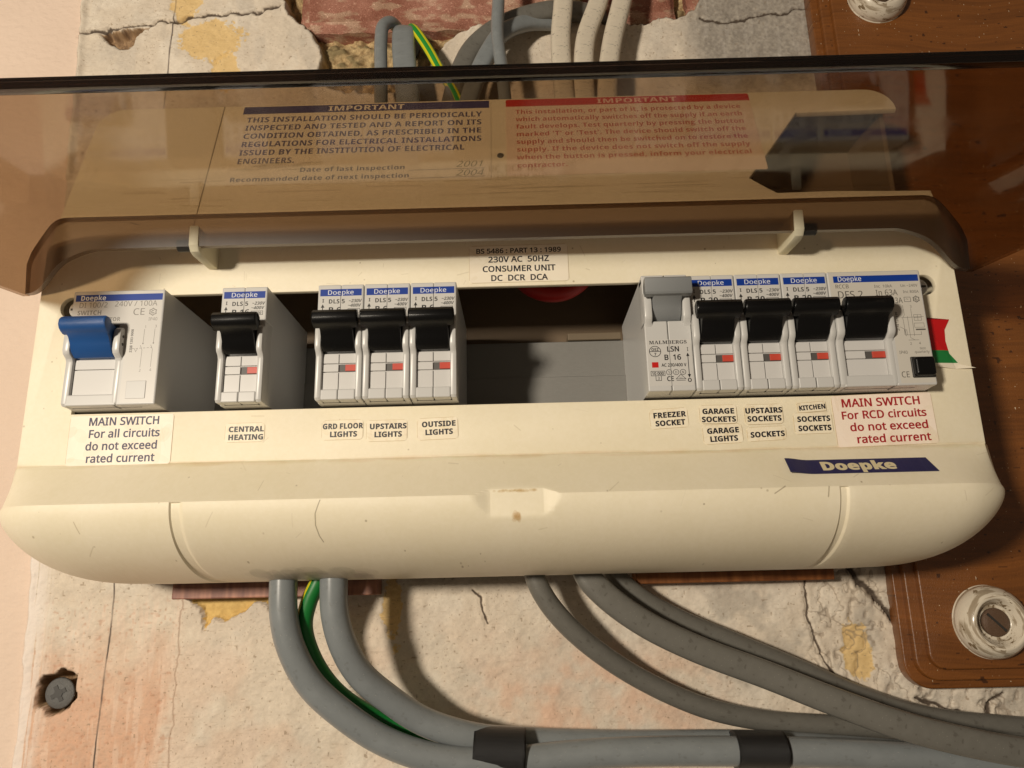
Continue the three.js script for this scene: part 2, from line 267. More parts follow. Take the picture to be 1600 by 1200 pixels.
// ---------------------------------------------------------------- varnished wooden board on the right, with its porcelain cups
const woodTex = dataTex(1024, 1024, (u, v) => {
  const x = u * 130, y = v * 350; // mm
  const warp = 3.2 * (fbm(x * 0.012, y * 0.02, 3) - 0.5), bandy = y + warp * 6;
  const g1 = fbm(x * 0.02 + 3, bandy * 0.35, 4), g2 = fbm(x * 0.06, bandy * 1.8 + 40, 3), pore = vnoise(x * 0.22 + 9, y * 3.4);
  let k = (g1 - 0.5) * 30 + (g2 - 0.5) * 20; if (pore > 0.82) k -= (pore - 0.82) * 70;
  let r = 118 + k, gg = 70 + k * 0.68, b = 27 + k * 0.36;
  const sp = vnoise(x * 1.1 + 70, y * 1.1); if (sp > 0.972) { r = 215; gg = 200; b = 178; }
  const dk = vnoise(x * 0.3 + 400, y * 0.8 + 4); if (dk > 0.93) { r *= 0.6; gg *= 0.55; b *= 0.5; }
  return [r, gg, b];
});
const woodMat = new THREE.MeshPhysicalMaterial({ map: woodTex, roughness: 0.42, clearcoat: 0.35, clearcoatRoughness: 0.25, bumpMap: grainTo(5, 12), bumpScale: 0.00025 });
function boardLayer(inset, z0, z1) {
  const s = new THREE.Shape(), x0 = 170 + inset, y0 = -136.5 + inset, r = 11 - inset * 0.5, x1 = 560, y1 = 420;
  s.moveTo(x0 + r, y0); s.lineTo(x1, y0); s.lineTo(x1, y1); s.lineTo(x0, y1); s.lineTo(x0, y0 + r); s.absarc(x0 + r, y0 + r, r, PI, PI * 1.5);
  const g = new THREE.ExtrudeGeometry(s, { depth: z1 - z0 - 0.8, bevelEnabled: true, bevelSize: 0.8, bevelThickness: 0.8, bevelOffset: -0.8, bevelSegments: 3, curveSegments: 12 });
  g.translate(0, 0, z0); return boxUV(toCreasedNormals(g, 0.7), 170, -137, 130, 350);
}
{
  const t = thing('wooden_board', 'dark varnished wooden board with a moulded edge, on the wall right of the consumer unit', 'board');
  obj('panel', boardLayer(8.2, 1, 14), woodMat, t);
  obj('edge_moulding', [boardLayer(0, 0.5, 7.5), boardLayer(3.6, 0.6, 11)], woodMat, t);
}
const porcTex = dataTex(512, 256, (u, v) => { const n = fbm(u * 14, v * 9, 4), s = fbm(u * 40, v * 30 + 9, 3); let k = (n - 0.5) * 14; let c = [222 + k, 212 + k, 194 + k]; const d = Math.max(sstep(0.6, 0.72, s) * sstep(0.45, 0.6, n), 0.6 * sstep(0.5, 0.7, fbm(u * 9 + 4, v * 16 + 31, 5))); c = [mix(c[0], 96, d * 0.75), mix(c[1], 76, d * 0.75), mix(c[2], 50, d * 0.75)]; return c; });
const porcelain = new THREE.MeshPhysicalMaterial({ map: porcTex, roughness: 0.3, clearcoat: 0.6, clearcoatRoughness: 0.15 });
function screwCup(x, y, label, turn) {
  const t = thing('porcelain_screw_cup', label, 'screw cup', [x, y, 13.6], 'porcelain cups on the wooden board');
  t.scale.set(0.9, 0.9, 1);
  const pr = [[0, 0], [15.5, 0], [16.5, 1], [16.6, 3], [15.8, 5.6], [14.2, 8], [12.6, 9.4], [11.6, 9.7], [10.7, 9.3], [9.6, 7.6], [8.4, 5.6], [7, 4.3], [0, 4]].map(([a, b]) => new THREE.Vector2(a, b));
  const g = new THREE.LatheGeometry(new THREE.SplineCurve(pr).getPoints(60).map((p) => new THREE.Vector2(Math.max(0, p.x), p.y)), 56); g.rotateX(PI / 2);
  obj('cup', g, porcelain, t);
  const head = new THREE.LatheGeometry([[0, 4.2], [6.3, 4.2], [6.5, 5.4], [6.2, 6.1], [4, 6.5], [0.001, 6.6]].map(([a, b]) => new THREE.Vector2(a, b)), 32); head.rotateX(PI / 2);
  const sc = obj('screw', head, M.brownScrew, t);
  obj('slot', box(10.8, 1.0, 0.5, 0, 0, 6.5).rotateZ(turn), M.dark, sc);
}
screwCup(202, 205.5, 'white porcelain screw cup at the top edge of the wooden board', 0.4);
screwCup(205, -109.4, 'chipped white porcelain screw cup near the bottom corner of the wooden board', -0.8);

// battens behind the unit
function batten(x0, x1, y0, y1, z, label, col, seedx) {
  const t = dataTex(256, 128, (u, v) => { const k = (fbm(u * 60 + seedx, v * 2.5, 3) - 0.5) * 70 + (fbm(u * 5, v * 14 + seedx, 3) - 0.5) * 40; return [col[0] + k, col[1] + k * 0.8, col[2] + k * 0.6]; });
  const g = rbox(x1 - x0, y1 - y0, z, (x0 + x1) / 2, (y0 + y1) / 2, z / 2 - 0.5, 0.6); boxUV(g, x0, y0, x1 - x0, y1 - y0);
  tag(obj('wooden_batten', g, std({ map: t, roughness: 0.55 })), label, 'batten', 'battens behind the consumer unit');
}
batten(-146, -56, -92.6, -60, 12, 'pinkish brown wooden batten behind the unit above the torn yellow paper', [150, 104, 88], 3);
batten(57, 143.5, -90.6, -60, 12, 'orange brown wooden batten behind the right half of the unit', [140, 84, 40], 40);

// ---------------------------------------------------------------- the consumer unit
const unit = thing('consumer_unit', 'cream plastic consumer unit with its smoked brown lid raised and an angular opening in its upper cover', 'fuse box');
const YL = -59, ZL = 89, YB = -86, ZF = 75;     // lip, belly bottom, face plane
{
  // face plate with the breaker opening and the two round bites for the cover screws
  const s = new THREE.Shape(); s.moveTo(-180.3, -43); s.lineTo(180.3, -43); s.lineTo(180.3, 44.6); s.lineTo(-180.3, 44.6); s.closePath();
  const h = new THREE.Path(), hx = 162.2, hy = 23.3;
  h.moveTo(-hx, -hy); h.lineTo(-hx, 15.4); h.lineTo(-167.4, 15.4); h.absarc(-167.4, 19.7, 4.3, -PI / 2, PI / 2, true); h.lineTo(-hx, 24); h.lineTo(hx, 24.4); h.lineTo(167.8, 24.4); h.absarc(167.8, 20.3, 4.1, PI / 2, -PI / 2, true); h.lineTo(hx, 16.2); h.lineTo(hx, -hy); h.closePath();
  s.holes.push(h);
  const face = new THREE.ExtrudeGeometry(s, { depth: 1.8, bevelEnabled: true, bevelSize: 0.35, bevelThickness: 0.35, bevelOffset: -0.35, bevelSegments: 2, curveSegments: 10 }).translate(0, 0, ZF - 2.15);
  const geos = [toCreasedNormals(face, 0.5)];
  // sloping band and the rounded belly below, one column after another
  const cols = [];
  for (let i = 0; i <= 26; i++) cols.push(-142 - 45 * (1 - Math.pow(1 - i / 26, 2.6)));
  for (let x = -140; x <= 140; x += 5) cols.push(x);
  for (const x of [-115.5, -115.05, -114.8, -112, -110.9, -110.5, 118.6, 119.0, 119.3, 121.2, 122.0, 122.4, -10, -8.5, -7, -5, -3.2, -3, 15.6, 15.8, 17.5, 19.5, 21, 22.4]) cols.push(x);
  for (let i = 0; i <= 26; i++) cols.push(142 + 45 * (1 - Math.pow(1 - i / 26, 2.6)));
  cols.sort((a, b) => a - b);
  const yo = (x) => { const t = clamp((Math.abs(x) - 142) / 45); return YL + (YB - YL) * Math.pow(1 - Math.pow(t, 2.7), 1 / 2.3); };
  const groove = (x) => (x > -115.3 && x < -110.7 ? 0.75 * sstep(-115.3, -115.0, x) * sstep(-110.6, -112, x) : x > 118.8 && x < 122.3 ? 0.75 * sstep(118.8, 119.1, x) * sstep(122.2, 121.3, x) : 0);
  const prof = (xo) => {
    const out = [], e = sstep(150, 187, Math.abs(xo)), sg = Math.sign(xo), xl = xo - sg * 6.5 * e, d = groove(xo), te = clamp((Math.abs(xo) - 163) / 24), zl = ZL - 11 * (1 - Math.sqrt(1 - te * te));
    let lim = 1e9; if (xo >= -10 && xo <= 22.4) lim = 87 + 2.4 * (xo < -3.2 ? (-3.2 - xo) / 6.8 : xo > 15.8 ? (xo - 15.8) / 6.6 : 0);
    for (let i = 0; i <= 24; i++) { const t = i / 24, z = Math.min(lim, mix(ZF - 0.05, zl, t)); out.push([mix(xo * 179.9 / 187, xl, t * t), mix(-42.9, YL, t), z]); }
    for (let i = 1; i <= 40; i++) { const t = Math.pow(i / 40, 1.3) * PI / 2, z = Math.min(lim, zl - (zl - 39) * (1 - Math.cos(t))); out.push([xo - sg * 6.5 * e * (1 - Math.sin(t)), YL + (yo(xo) - YL) * Math.sin(t) + d * Math.sin(t), z - d * Math.cos(t)]); }
    for (const z of [26, 13]) out.push([xo, yo(xo), z]);
    return out;
  };
  const rows = cols.map(prof), n = rows[0].length, P = [], I = [];
  for (const r of rows) for (const p of r) P.push(...p);
  for (let i = 0; i + 1 < rows.length; i++) for (let j = 0; j + 1 < n; j++) { const a = i * n + j, b = a + n; I.push(a, a + 1, b + 1, a, b + 1, b); }
  for (const sg of [-1, 1]) {   // rounded ends of the band, going back beside the face
    const base = P.length / 3, K = 9, B = prof(sg * 187).slice(0, 25);
    for (const p of B) for (let k = 0; k <= K; k++) { const q = k / K; P.push(sg * mix(Math.abs(p[0]), 187, Math.sqrt(1 - (1 - q) ** 2)), p[1], mix(p[2], 39, q)); }
    for (let i = 0; i < 24; i++) for (let k = 0; k < K; k++) { const a = base + i * (K + 1) + k, b = a + K + 1; sg > 0 ? I.push(a, b, b + 1, a, b + 1, a + 1) : I.push(a, b + 1, b, a, a + 1, b + 1); }
  }
  const g = new THREE.BufferGeometry(); g.setAttribute('position', new THREE.Float32BufferAttribute(P, 3)); g.setIndex(I); g.setAttribute('uv', new THREE.Float32BufferAttribute(new Float32Array(P.length / 3 * 2), 2)); g.computeVertexNormals();
  geos.push(toCreasedNormals(g, 0.42));
  // sides, and the upper part that leans back above the hinge
  for (const sg of [-1, 1]) geos.push(box(2, 102, 62, sg * 179, -8, 43));
  const sh = new THREE.Shape(); sh.moveTo(-180.3, 0); sh.lineTo(180.3, 0); for (const [a, b] of [[180.3, 20.4], [162, 20.8], [140, 21.6], [117.1, 21.3], [112.4, 25.4], [107.3, 30.2], [119.6, 47.4], [135.4, 70.2], [158, 70.6], [180.3, 71.2]]) sh.lineTo(a, b); sh.lineTo(180.3, 73); sh.absarc(168.3, 73, 12, 0, PI / 2); sh.lineTo(-168.3, 85); sh.absarc(-168.3, 73, 12, PI / 2, PI); sh.closePath();  // angular opening shaped into the cover to stand for an unidentified dark patch
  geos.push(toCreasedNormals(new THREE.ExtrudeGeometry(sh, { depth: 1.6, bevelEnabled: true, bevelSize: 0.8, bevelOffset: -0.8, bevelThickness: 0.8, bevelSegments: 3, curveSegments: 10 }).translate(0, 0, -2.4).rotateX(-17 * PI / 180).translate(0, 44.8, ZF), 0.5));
  const all = mergeGeometries(geos.map(prep));
  boxUV(all, -200, -95, 400, 250);
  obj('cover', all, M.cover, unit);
}
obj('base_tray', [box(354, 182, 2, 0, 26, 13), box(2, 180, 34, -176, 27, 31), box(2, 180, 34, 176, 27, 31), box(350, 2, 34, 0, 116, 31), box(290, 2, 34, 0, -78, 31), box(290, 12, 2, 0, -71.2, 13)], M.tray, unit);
obj('mounting_rail', [rbox(336, 16.6, 1.4, 0, 7.2, 27.6, 0.3), rbox(336, 17, 1.4, 0, -9.6, 29.2, 0.3), box(336, 1.2, 3, 0, -1.1, 27.6), box(336, 6, 13, 0, 0, 20.5)], M.rail, unit);
obj('busbar_cable', new THREE.TorusGeometry(17, 3.6, 12, 40, PI).rotateZ(PI).translate(24, 48.5, 46), std({ color: lin(0.5, 0.02, 0.015), roughness: 0.4 }), unit);
obj('lit_patch_block', rbox(24, 3.4, 10, 42.5, 17.3, 25, 0.5), std({ color: lin(0.16, 0.12, 0.075), roughness: 0.6 }), unit);  // block added in the gap to stand for a lit patch
for (const [x, y, m] of [[-166.2, 19.6, M.whiteScrew], [166.6, 20.2, M.steel]]) {
  const g = new THREE.LatheGeometry([[0.001, 0], [2.9, 0], [3.2, -0.5], [3.2, -5], [0.001, -5]].map(([a, b]) => new THREE.Vector2(a, b)), 24).rotateX(PI / 2).translate(x, y, 73.4);
  const sc = obj('cover_screw', g, m, unit); obj('slot', box(4.6, 0.8, 0.3, x, y, 73.45), M.dark, sc);
}
for (const x of [-112.5, 114]) {
  const tb = obj('hinge_tab', slab([[34.5, 74], [33.4, 90], [34, 93], [36, 94.8], [43.5, 95.2], [43.5, 74]], x - 1.9, x + 1.9, 0.7), M.cream, unit);
  obj('hinge_pin', new THREE.CylinderGeometry(2.3, 2.3, 5.4, 16).rotateZ(PI / 2).translate(x + (x < 0 ? -4.2 : 4.2), 37.2, 91.4), M.dark, tb);
}
{
  // the smoked lid: a shallow tray, hinged at its back wall and swung up
  const prof = (o) => { const p = []; const a = 21.5 + o, b = 15 + o; p.push([-163 - a, -14]); for (let i = 0; i <= 16; i++) { const t = i / 16 * PI / 2; p.push([-163 - a * Math.cos(t), -4 + b * Math.sin(t)]); } for (let i = 0; i <= 16; i++) { const t = PI / 2 - i / 16 * PI / 2; p.push([163 + a * Math.cos(t), -4 + b * Math.sin(t)]); } p.push([163 + a, -14]); return p; };
  const inner = prof(0), outer = prof(2.6), vs = [], N = inner.length, R = 12;
  const back = (x) => -14 * sstep(160, 184.5, Math.abs(x)), P = [], I = [];
  for (const [pr] of [[inner], [outer]]) for (const [x, u] of pr) for (let k = 0; k <= R; k++) P.push(x, u, mix(back(x), 96.6, k / R));
  const at = (s, i, k) => s * N * (R + 1) + i * (R + 1) + k;
  for (let i = 0; i + 1 < N; i++) for (let k = 0; k < R; k++) {
    I.push(at(0, i, k), at(0, i + 1, k), at(0, i + 1, k + 1), at(0, i, k), at(0, i + 1, k + 1), at(0, i, k + 1));
    I.push(at(1, i, k), at(1, i + 1, k + 1), at(1, i + 1, k), at(1, i, k), at(1, i, k + 1), at(1, i + 1, k + 1));
  }
  for (let i = 0; i + 1 < N; i++) for (const k of [0, R]) { const a = at(0, i, k), b = at(0, i + 1, k), c = at(1, i + 1, k), d = at(1, i, k); k ? I.push(a, b, c, a, c, d) : I.push(a, c, b, a, d, c); }
  for (const i of [0, N - 1]) for (let k = 0; k < R; k++) { const a = at(0, i, k), b = at(0, i, k + 1), c = at(1, i, k + 1), d = at(1, i, k); i ? I.push(a, c, b, a, d, c) : I.push(a, b, c, a, c, d); }
  const g = new THREE.BufferGeometry(); g.setAttribute('position', new THREE.Float32BufferAttribute(P, 3)); g.setIndex(I);
  // back wall of the tray
  const Q = [], J = [], xs = []; for (let i = 0; i <= 20; i++) xs.push(-184.4 + 34.4 * i / 20); for (let i = 1; i < 8; i++) xs.push(-150 + 300 * i / 8); for (let i = 0; i <= 20; i++) xs.push(150 + 34.4 * i / 20);
  const top = (x) => { const t = clamp((Math.abs(x) - 163) / 21.5); return -4 + 15 * Math.sqrt(1 - t * t) + 0.6; }, bot = (x) => -0.8 - 13 * sstep(148, 184.5, Math.abs(x)), H = 5;
  for (const t of [0, 3]) for (const x of xs) for (let k = 0; k <= H; k++) Q.push(x, mix(bot(x), top(x), k / H), back(x) + t);
  const bt = (s, i, k) => s * xs.length * (H + 1) + i * (H + 1) + k;
  for (let i = 0; i + 1 < xs.length; i++) {
    for (let k = 0; k < H; k++) { J.push(bt(1, i, k), bt(1, i + 1, k), bt(1, i + 1, k + 1), bt(1, i, k), bt(1, i + 1, k + 1), bt(1, i, k + 1)); J.push(bt(0, i, k), bt(0, i + 1, k + 1), bt(0, i + 1, k), bt(0, i, k), bt(0, i, k + 1), bt(0, i + 1, k + 1)); }
    J.push(bt(0, i, 0), bt(0, i + 1, 0), bt(1, i + 1, 0), bt(0, i, 0), bt(1, i + 1, 0), bt(1, i, 0));
    J.push(bt(0, i, H), bt(1, i + 1, H), bt(0, i + 1, H), bt(0, i, H), bt(1, i, H), bt(1, i + 1, H));
  }
  for (const i of [0, xs.length - 1]) for (let k = 0; k < H; k++) { const a = bt(0, i, k), b = bt(1, i, k), c = bt(1, i, k + 1), d = bt(0, i, k + 1); i ? J.push(a, d, c, a, c, b) : J.push(a, b, c, a, c, d); }
  const w = new THREE.BufferGeometry(); w.setAttribute('position', new THREE.Float32BufferAttribute(Q, 3)); w.setIndex(J);
  for (const q of [g, w]) { const uv = []; for (let i = 0; i < q.attributes.position.count; i++) uv.push(q.attributes.position.getX(i) / 380 + 0.5, q.attributes.position.getZ(i) / 120 + 0.15); q.setAttribute('uv', new THREE.Float32BufferAttribute(uv, 2)); q.computeVertexNormals(); }
  const lid = obj('lid', toCreasedNormals(g, 0.5), M.lid, unit);
  obj('hinge_wall', toCreasedNormals(w, 0.5), M.lidWall, lid);
  const lp = [...outer.map(([x, u]) => [x, u]), ...inner.slice().reverse().map(([x, u]) => [x, u])];
  const ls = new THREE.Shape(lp.map(([x, u]) => new THREE.Vector2(x, u)));
  obj('front_lip', toCreasedNormals(new THREE.ExtrudeGeometry(ls, { depth: 2.6, bevelEnabled: true, bevelSize: 0.25, bevelThickness: 0.4, bevelSegments: 2 }).translate(0, 0, 97.1), 0.5), M.lidLip, lid);
  lid.position.set(0, 37 * MM, 91 * MM); lid.rotation.x = 8 * PI / 180;
  lid.userData.label = 'see-through smoked brown lid, raised';
}
// notices on the sloping upper part, seen through the lid
function onSlope(mesh, x, s, up = 0.1) { const a = -17 * PI / 180; mesh.rotation.x = a; mesh.position.set(x * MM, (44.8 + s * Math.cos(a) - up * Math.sin(a)) * MM, (ZF + s * Math.sin(a) + up * Math.cos(a)) * MM); return mesh; }
const paper = (map, rough = 0.55) => std({ map, roughness: rough });
const notice1 = canvasTex(1536, 680, (x, w, h) => {
  x.fillStyle = '#e8ddc4'; x.fillRect(0, 0, w, h);
  x.fillStyle = '#4a4670'; x.fillRect(10, 0, w - 20, 66);
  txt(x, 'IMPORTANT', w / 2, 54, 60, { color: '#efe6d2', weight: 'bold', wide: 1.35, align: 'center' });
  ['THIS INSTALLATION SHOULD BE PERIODICALLY', 'INSPECTED AND TESTED AND A REPORT ON ITS', 'CONDITION OBTAINED, AS PRESCRIBED IN THE', 'REGULATIONS FOR ELECTRICAL INSTALLATIONS', 'ISSUED BY THE INSTITUTION OF ELECTRICAL', 'ENGINEERS.'].forEach((s, i) => {
    x.font = 'bold 62px sans-serif'; const k = i < 5 ? 1440 / x.measureText(s).width : 1; txt(x, s, 42, 142 + i * 72, 62, { color: '#5c5672', weight: 'bold', wide: i < 4 ? k : i === 4 ? k * 0.93 : 0.95 });
  });
  txt(x, 'Date of last inspection', 420, 580, 50, { color: '#524e66', weight: 'bold', wide: 1.14 });
  txt(x, 'Recommended date of next inspection', 24, 648, 50, { color: '#524e66', weight: 'bold', wide: 1.12 });
  x.strokeStyle = '#3a3850'; x.lineWidth = 3; for (const y of [590, 656]) { x.beginPath(); x.moveTo(1060, y); x.lineTo(1500, y - 4); x.stroke(); }
  txt(x, '2001', 1330, 572, 66, { color: '#6a6440', font: 'cursive', slant: 0.3, wide: 1.1 }); txt(x, '2004', 1330, 644, 66, { color: '#6a6440', font: 'cursive', slant: 0.3, wide: 1.1 });
  for (let i = 0; i < 30; i++) { x.fillStyle = `rgba(70,55,25,${0.04 + 0.1 * rnd()})`; x.beginPath(); x.ellipse(60 + 560 * rnd(), 500 + 60 * rnd(), 30 + 90 * rnd(), 4 + 9 * rnd(), -0.05, 0, 7); x.fill(); }
});
const notice2 = canvasTex(1536, 680, (x, w, h) => {
  x.fillStyle = '#ead4bd'; x.fillRect(0, 0, w, h);
  x.fillStyle = '#c63a30'; x.fillRect(0, 0, w, 66);
  txt(x, 'IMPORTANT', w / 2 + 60, 54, 58, { color: '#efc9b8', weight: 'bold', wide: 1.5, align: 'center' });
  ['This installation, or part of it, is protected by a device', 'which automatically switches off the supply if an earth', 'fault develops. Test quarterly by pressing the button', "marked 'T' or 'Test'. The device should switch off the", 'supply and should then be switched on to restore the', 'supply. If the device does not switch off the supply', 'when the button is pressed, inform your electrical', 'contractor.'].forEach((s, i) => {
    x.font = 'bold 54px sans-serif'; txt(x, s, 60, 136 + i * 68, 54, { color: '#c66a56', weight: 'bold', wide: i < 7 ? 1410 / x.measureText(s).width : 1.05 });
  });
});
onSlope(obj('blue_notice', card(113.5, 50.5, 1, 0.12), paper(notice1), unit), -58.2, 58.3);
onSlope(obj('red_notice', card(110.5, 49, 1, 0.12), paper(notice2), unit), 60.6, 59.2);
{
  onSlope(obj('cover_rivet', new THREE.SphereGeometry(1.5, 14, 8, 0, PI * 2, 0, PI / 2).scale(1, 0.5, 1).rotateX(PI / 2), M.dark, unit), 2.6, 47.5, 0);
}
// circuit labels and rating stickers
function sticker(name, x, y, w, h, turn, lines, { color = '#0d0c18', bg = '#efe4cb', r = 1.5, res = 22, weight = 'bold', edge = true, t = 0.14, lift = 0 } = {}) {
  const tex = canvasTex(Math.round(w * res), Math.round(h * res), (c, W, H) => {
    c.fillStyle = bg; c.fillRect(0, 0, W, H);
    for (let i = 0; i < 40; i++) { c.fillStyle = `rgba(${rnd() < 0.5 ? '255,250,235' : '190,165,120'},${0.05 + 0.07 * rnd()})`; c.beginPath(); c.ellipse(W * rnd(), H * rnd(), W * 0.2 * rnd() + 4, H * 0.12 * rnd() + 3, rnd() * 3, 0, 7); c.fill(); }
    if (edge) { c.strokeStyle = 'rgba(165,140,95,0.55)'; c.lineWidth = 4; c.strokeRect(1, 1, W - 2, H - 2); }
    for (const [s, px, py, size, wide = 1, al = 'left'] of lines) txt(c, s, px * res, py * res, size * res, { color, weight, wide, align: al, bold: weight ? 0.045 : 0.05 });
  });
  const m = obj(name, card(w, h, r, t), paper(tex, 0.5), unit);
  m.position.set(x * MM, y * MM, (ZF + 0.02 + lift) * MM); m.rotation.z = turn; m.userData.label = 'sticker reading ' + lines.map((l) => l[0].toLowerCase()).join(' ');
  return m;
}
const small = (a, b, w = 14.6, h = 7.6) => [[a, w / 2 + 0.5, 3.4, 2.75, 1.12, 'center'], [b, w / 2 + 0.5, 6.5, 2.75, 1.12, 'center']];
sticker('rating_sticker', 9.2, 33.6, 39.4, 15.9, 0.002, [['BS 5486 : PART 13 : 1989', 19.7, 3.3, 2.75, 1.12, 'center'], ['230V AC  50HZ', 19.7, 7.2, 3.3, 1.12, 'center'], ['CONSUMER UNIT', 19.7, 11.2, 3.3, 1.12, 'center'], ['DC  DCR  DCA', 19.7, 15.1, 3.3, 1.12, 'center']], { weight: '', bg: '#f0e6d2', res: 20 });
sticker('main_switch_sticker', -142.4, -33.6, 39.4, 19.4, 0.004, [['MAIN SWITCH', 7.0, 4, 4.1, 1.04], ['For all circuits', 7.4, 8.7, 4.1, 1.06], ['do not exceed', 6.8, 13.4, 4.1, 1.05], ['rated current', 7.4, 18.1, 4.1, 1.06]], { color: '#161640', weight: '', bg: '#f2e6d4', res: 20 });
sticker('circuit_sticker', -95.5, -32, 15, 7.4, 0.0, small('CENTRAL', 'HEATING', 15));
sticker('circuit_sticker', -58.7, -31.9, 15.6, 7.7, 0.004, [['GRD FLOOR', 7.9, 3.4, 2.75, 1.0, 'center'], ['LIGHTS', 8.2, 6.5, 2.75, 1.1, 'center']]);
sticker('circuit_sticker', -42.0, -32.6, 15.4, 8.2, 0.004, small('UPSTAIRS', 'LIGHTS', 15.4));
sticker('circuit_sticker', -22.9, -32.3, 15.4, 8.4, 0.028, small('OUTSIDE', 'LIGHTS', 15.4));
sticker('circuit_sticker', 64, -30.6, 14.4, 7.6, 0.045, small('FREEZER', 'SOCKET', 14));
sticker('circuit_sticker', 82.5, -29.5, 14, 7.2, -0.004, small('GARAGE', 'SOCKETS', 13.2), { lift: 0.15 });
sticker('circuit_sticker', 83.6, -37, 14.8, 7.4, 0.03, small('GARAGE', 'LIGHTS', 14.2));
sticker('circuit_sticker', 99.5, -29.9, 14.4, 7.7, 0.01, small('UPSTAIRS', 'SOCKETS', 13.6), { lift: 0.15 });
sticker('circuit_sticker', 99.9, -37.3, 14.6, 5.4, 0.03, [['SOCKETS', 7.6, 3.9, 2.75, 1.12, 'center']]);
sticker('circuit_sticker', 117.7, -27.6, 10.8, 3.8, 0.06, [['KITCHEN', 5.6, 2.9, 2.4, 1.0, 'center']], { lift: 0.16, r: 0.5 });
sticker('circuit_sticker', 117.6, -33.7, 14.4, 8.2, 0.012, [['SOCKETS', 7.6, 3.5, 2.75, 1.08, 'center'], ['SOCKETS', 7.6, 7.0, 2.75, 1.08, 'center']]);
sticker('main_switch_sticker', 144.3, -33, 37.6, 19.8, 0.02, [['MAIN SWITCH', 3.4, 4.6, 4.2, 1.12], ['For RCD circuits', 2.8, 9.2, 4.0, 1.13], ['do not exceed', 5.4, 13.8, 4.0, 1.16], ['rated current', 7.2, 18.4, 4.0, 1.16]], { color: '#a01a20', weight: '', bg: '#f4e4d4', res: 20 });
{
  // navy maker's plate stuck on the sloping band, its left end curling off
  const tex = canvasTex(1024, 128, (c, W, H) => { c.fillStyle = '#23224f'; c.fillRect(0, 0, W, H); for (let i = 0; i < 30; i++) { c.fillStyle = `rgba(90,85,120,${0.1 * rnd()})`; c.fillRect(W * rnd(), 0, 30 * rnd(), H); } txt(c, 'Doepke', 235, 98, 104, { color: '#d6c9a4', weight: 'bold', wide: 1.4 }); c.lineWidth = 7; c.strokeStyle = '#d6c9a4'; c.save(); c.translate(235, 98); c.scale(1.4, 1); c.font = 'bold 104px sans-serif'; c.strokeText('Doepke', 0, 0); c.restore(); });
  const w = 52.0, h = 7.4, g = new THREE.BoxGeometry(w, h, 0.25, 40, 4, 1), p = g.attributes.position;
  for (let i = 0; i < p.count; i++) { const x = p.getX(i), y = p.getY(i); p.setZ(i, p.getZ(i) + 1.2 * sstep(-w / 2 + 9, -w / 2, x)); p.setX(i, x + (x < -20 ? 1.2 * Math.sin(y * 1.7) * sstep(-20, -26, x) : 0) + 1.6 * (-y / h) * sstep(10, 26, x)); }
  g.computeVertexNormals(); boxUV(g, -w / 2, -h / 2, w, h);
  const m = obj('maker_plate', g, std({ map: tex, roughness: 0.35 }), unit);
  const a = Math.atan2(14, 16); m.rotation.set(-a, 0, 0.0); m.position.set(129.4 * MM, -51.2 * MM, (ZF + (51.2 - 43) / 16 * 14 + 0.25) * MM); m.userData.label = 'navy maker plate with cream lettering, left end peeling';
}
{
  // torn red and green test label sticking out beside the last switch
  const tex = canvasTex(128, 256, (c, W, H) => { c.fillStyle = '#e9dfcb'; c.fillRect(0, 0, W, H); c.fillStyle = '#c3161a'; c.fillRect(0, 0, W, H * 0.64); c.fillStyle = '#1f7a3c'; c.fillRect(0, H * 0.64, W, H * 0.24); c.fillStyle = '#7a1216'; c.fillRect(0, 0, W, H * 0.05); });
  const s = new THREE.Shape(); [[163, 6.4], [174.6, 5.6], [172.2, 1.5], [171.8, -3], [172.4, -8], [175.4, -12.4], [180.6, -14.3], [174, -14.2], [163, -12.8]].forEach(([a, b], i) => i ? s.lineTo(a, b) : s.moveTo(a, b)); s.closePath();
  const g = new THREE.ExtrudeGeometry(s, { depth: 0.15, bevelEnabled: false }), p = g.attributes.position; for (let i = 0; i < p.count; i++) { const x = p.getX(i), y = p.getY(i); p.setZ(i, p.getZ(i) + 1.4 * sstep(170, 164, x) + 1.6 * sstep(174, 181, x)); }
  g.computeVertexNormals(); boxUV(g, 163, -14.4, 18, 21);
  const m = obj('torn_label', g, paper(tex, 0.4), unit); m.position.z = (ZF + 0.1) * MM; m.userData.label = 'torn red and green label beside the residual current switch';
}

// ---------------------------------------------------------------- switches and breakers (front face at z = 0 of each, 85 mm off the wall)
const FRONT = 85;
const railShape = (y0, y1, cheek) => { const p = [[y0, -8], [y0, -0.9], [y0 + 0.9, 0]]; if (cheek) { const [a, b, hgt] = cheek; p.push([a - 1.2, 0], [a, 0.6], [a + 1.2, hgt * 0.8], [a + 2.6, hgt], [b - 3, hgt], [b - 1.2, hgt * 0.9], [b - 0.2, hgt * 0.55], [b, 0]); } p.push([y1, 0], [y1, -8]); return p; };
const handleShape = [[-4.2, -6], [-4.25, 0.3], [-2.6, 2.6], [0, 4.1], [2.2, 5.6], [3.6, 8], [4.4, 9.4], [6, 10.2], [7.8, 10], [9, 9], [9.2, 7.4], [8.2, 4.6], [7.2, 0], [7, -6]];
const barShape = [[2.9, 6.4], [3.6, 8.2], [4.5, 9.5], [6, 10.25], [7.9, 10.05], [9.1, 9], [9.25, 7.2], [8.3, 5.2], [5.5, 5]];
function printed(tex, w, h, x, y, u0 = 0, u1 = 1, z = 0.03) { const g = new THREE.PlaneGeometry(w, h).translate(x, y, z), u = g.attributes.uv; for (let i = 0; i < u.count; i++) u.setX(i, mix(u0, u1, u.getX(i))); return g; }
const labelCache = {};
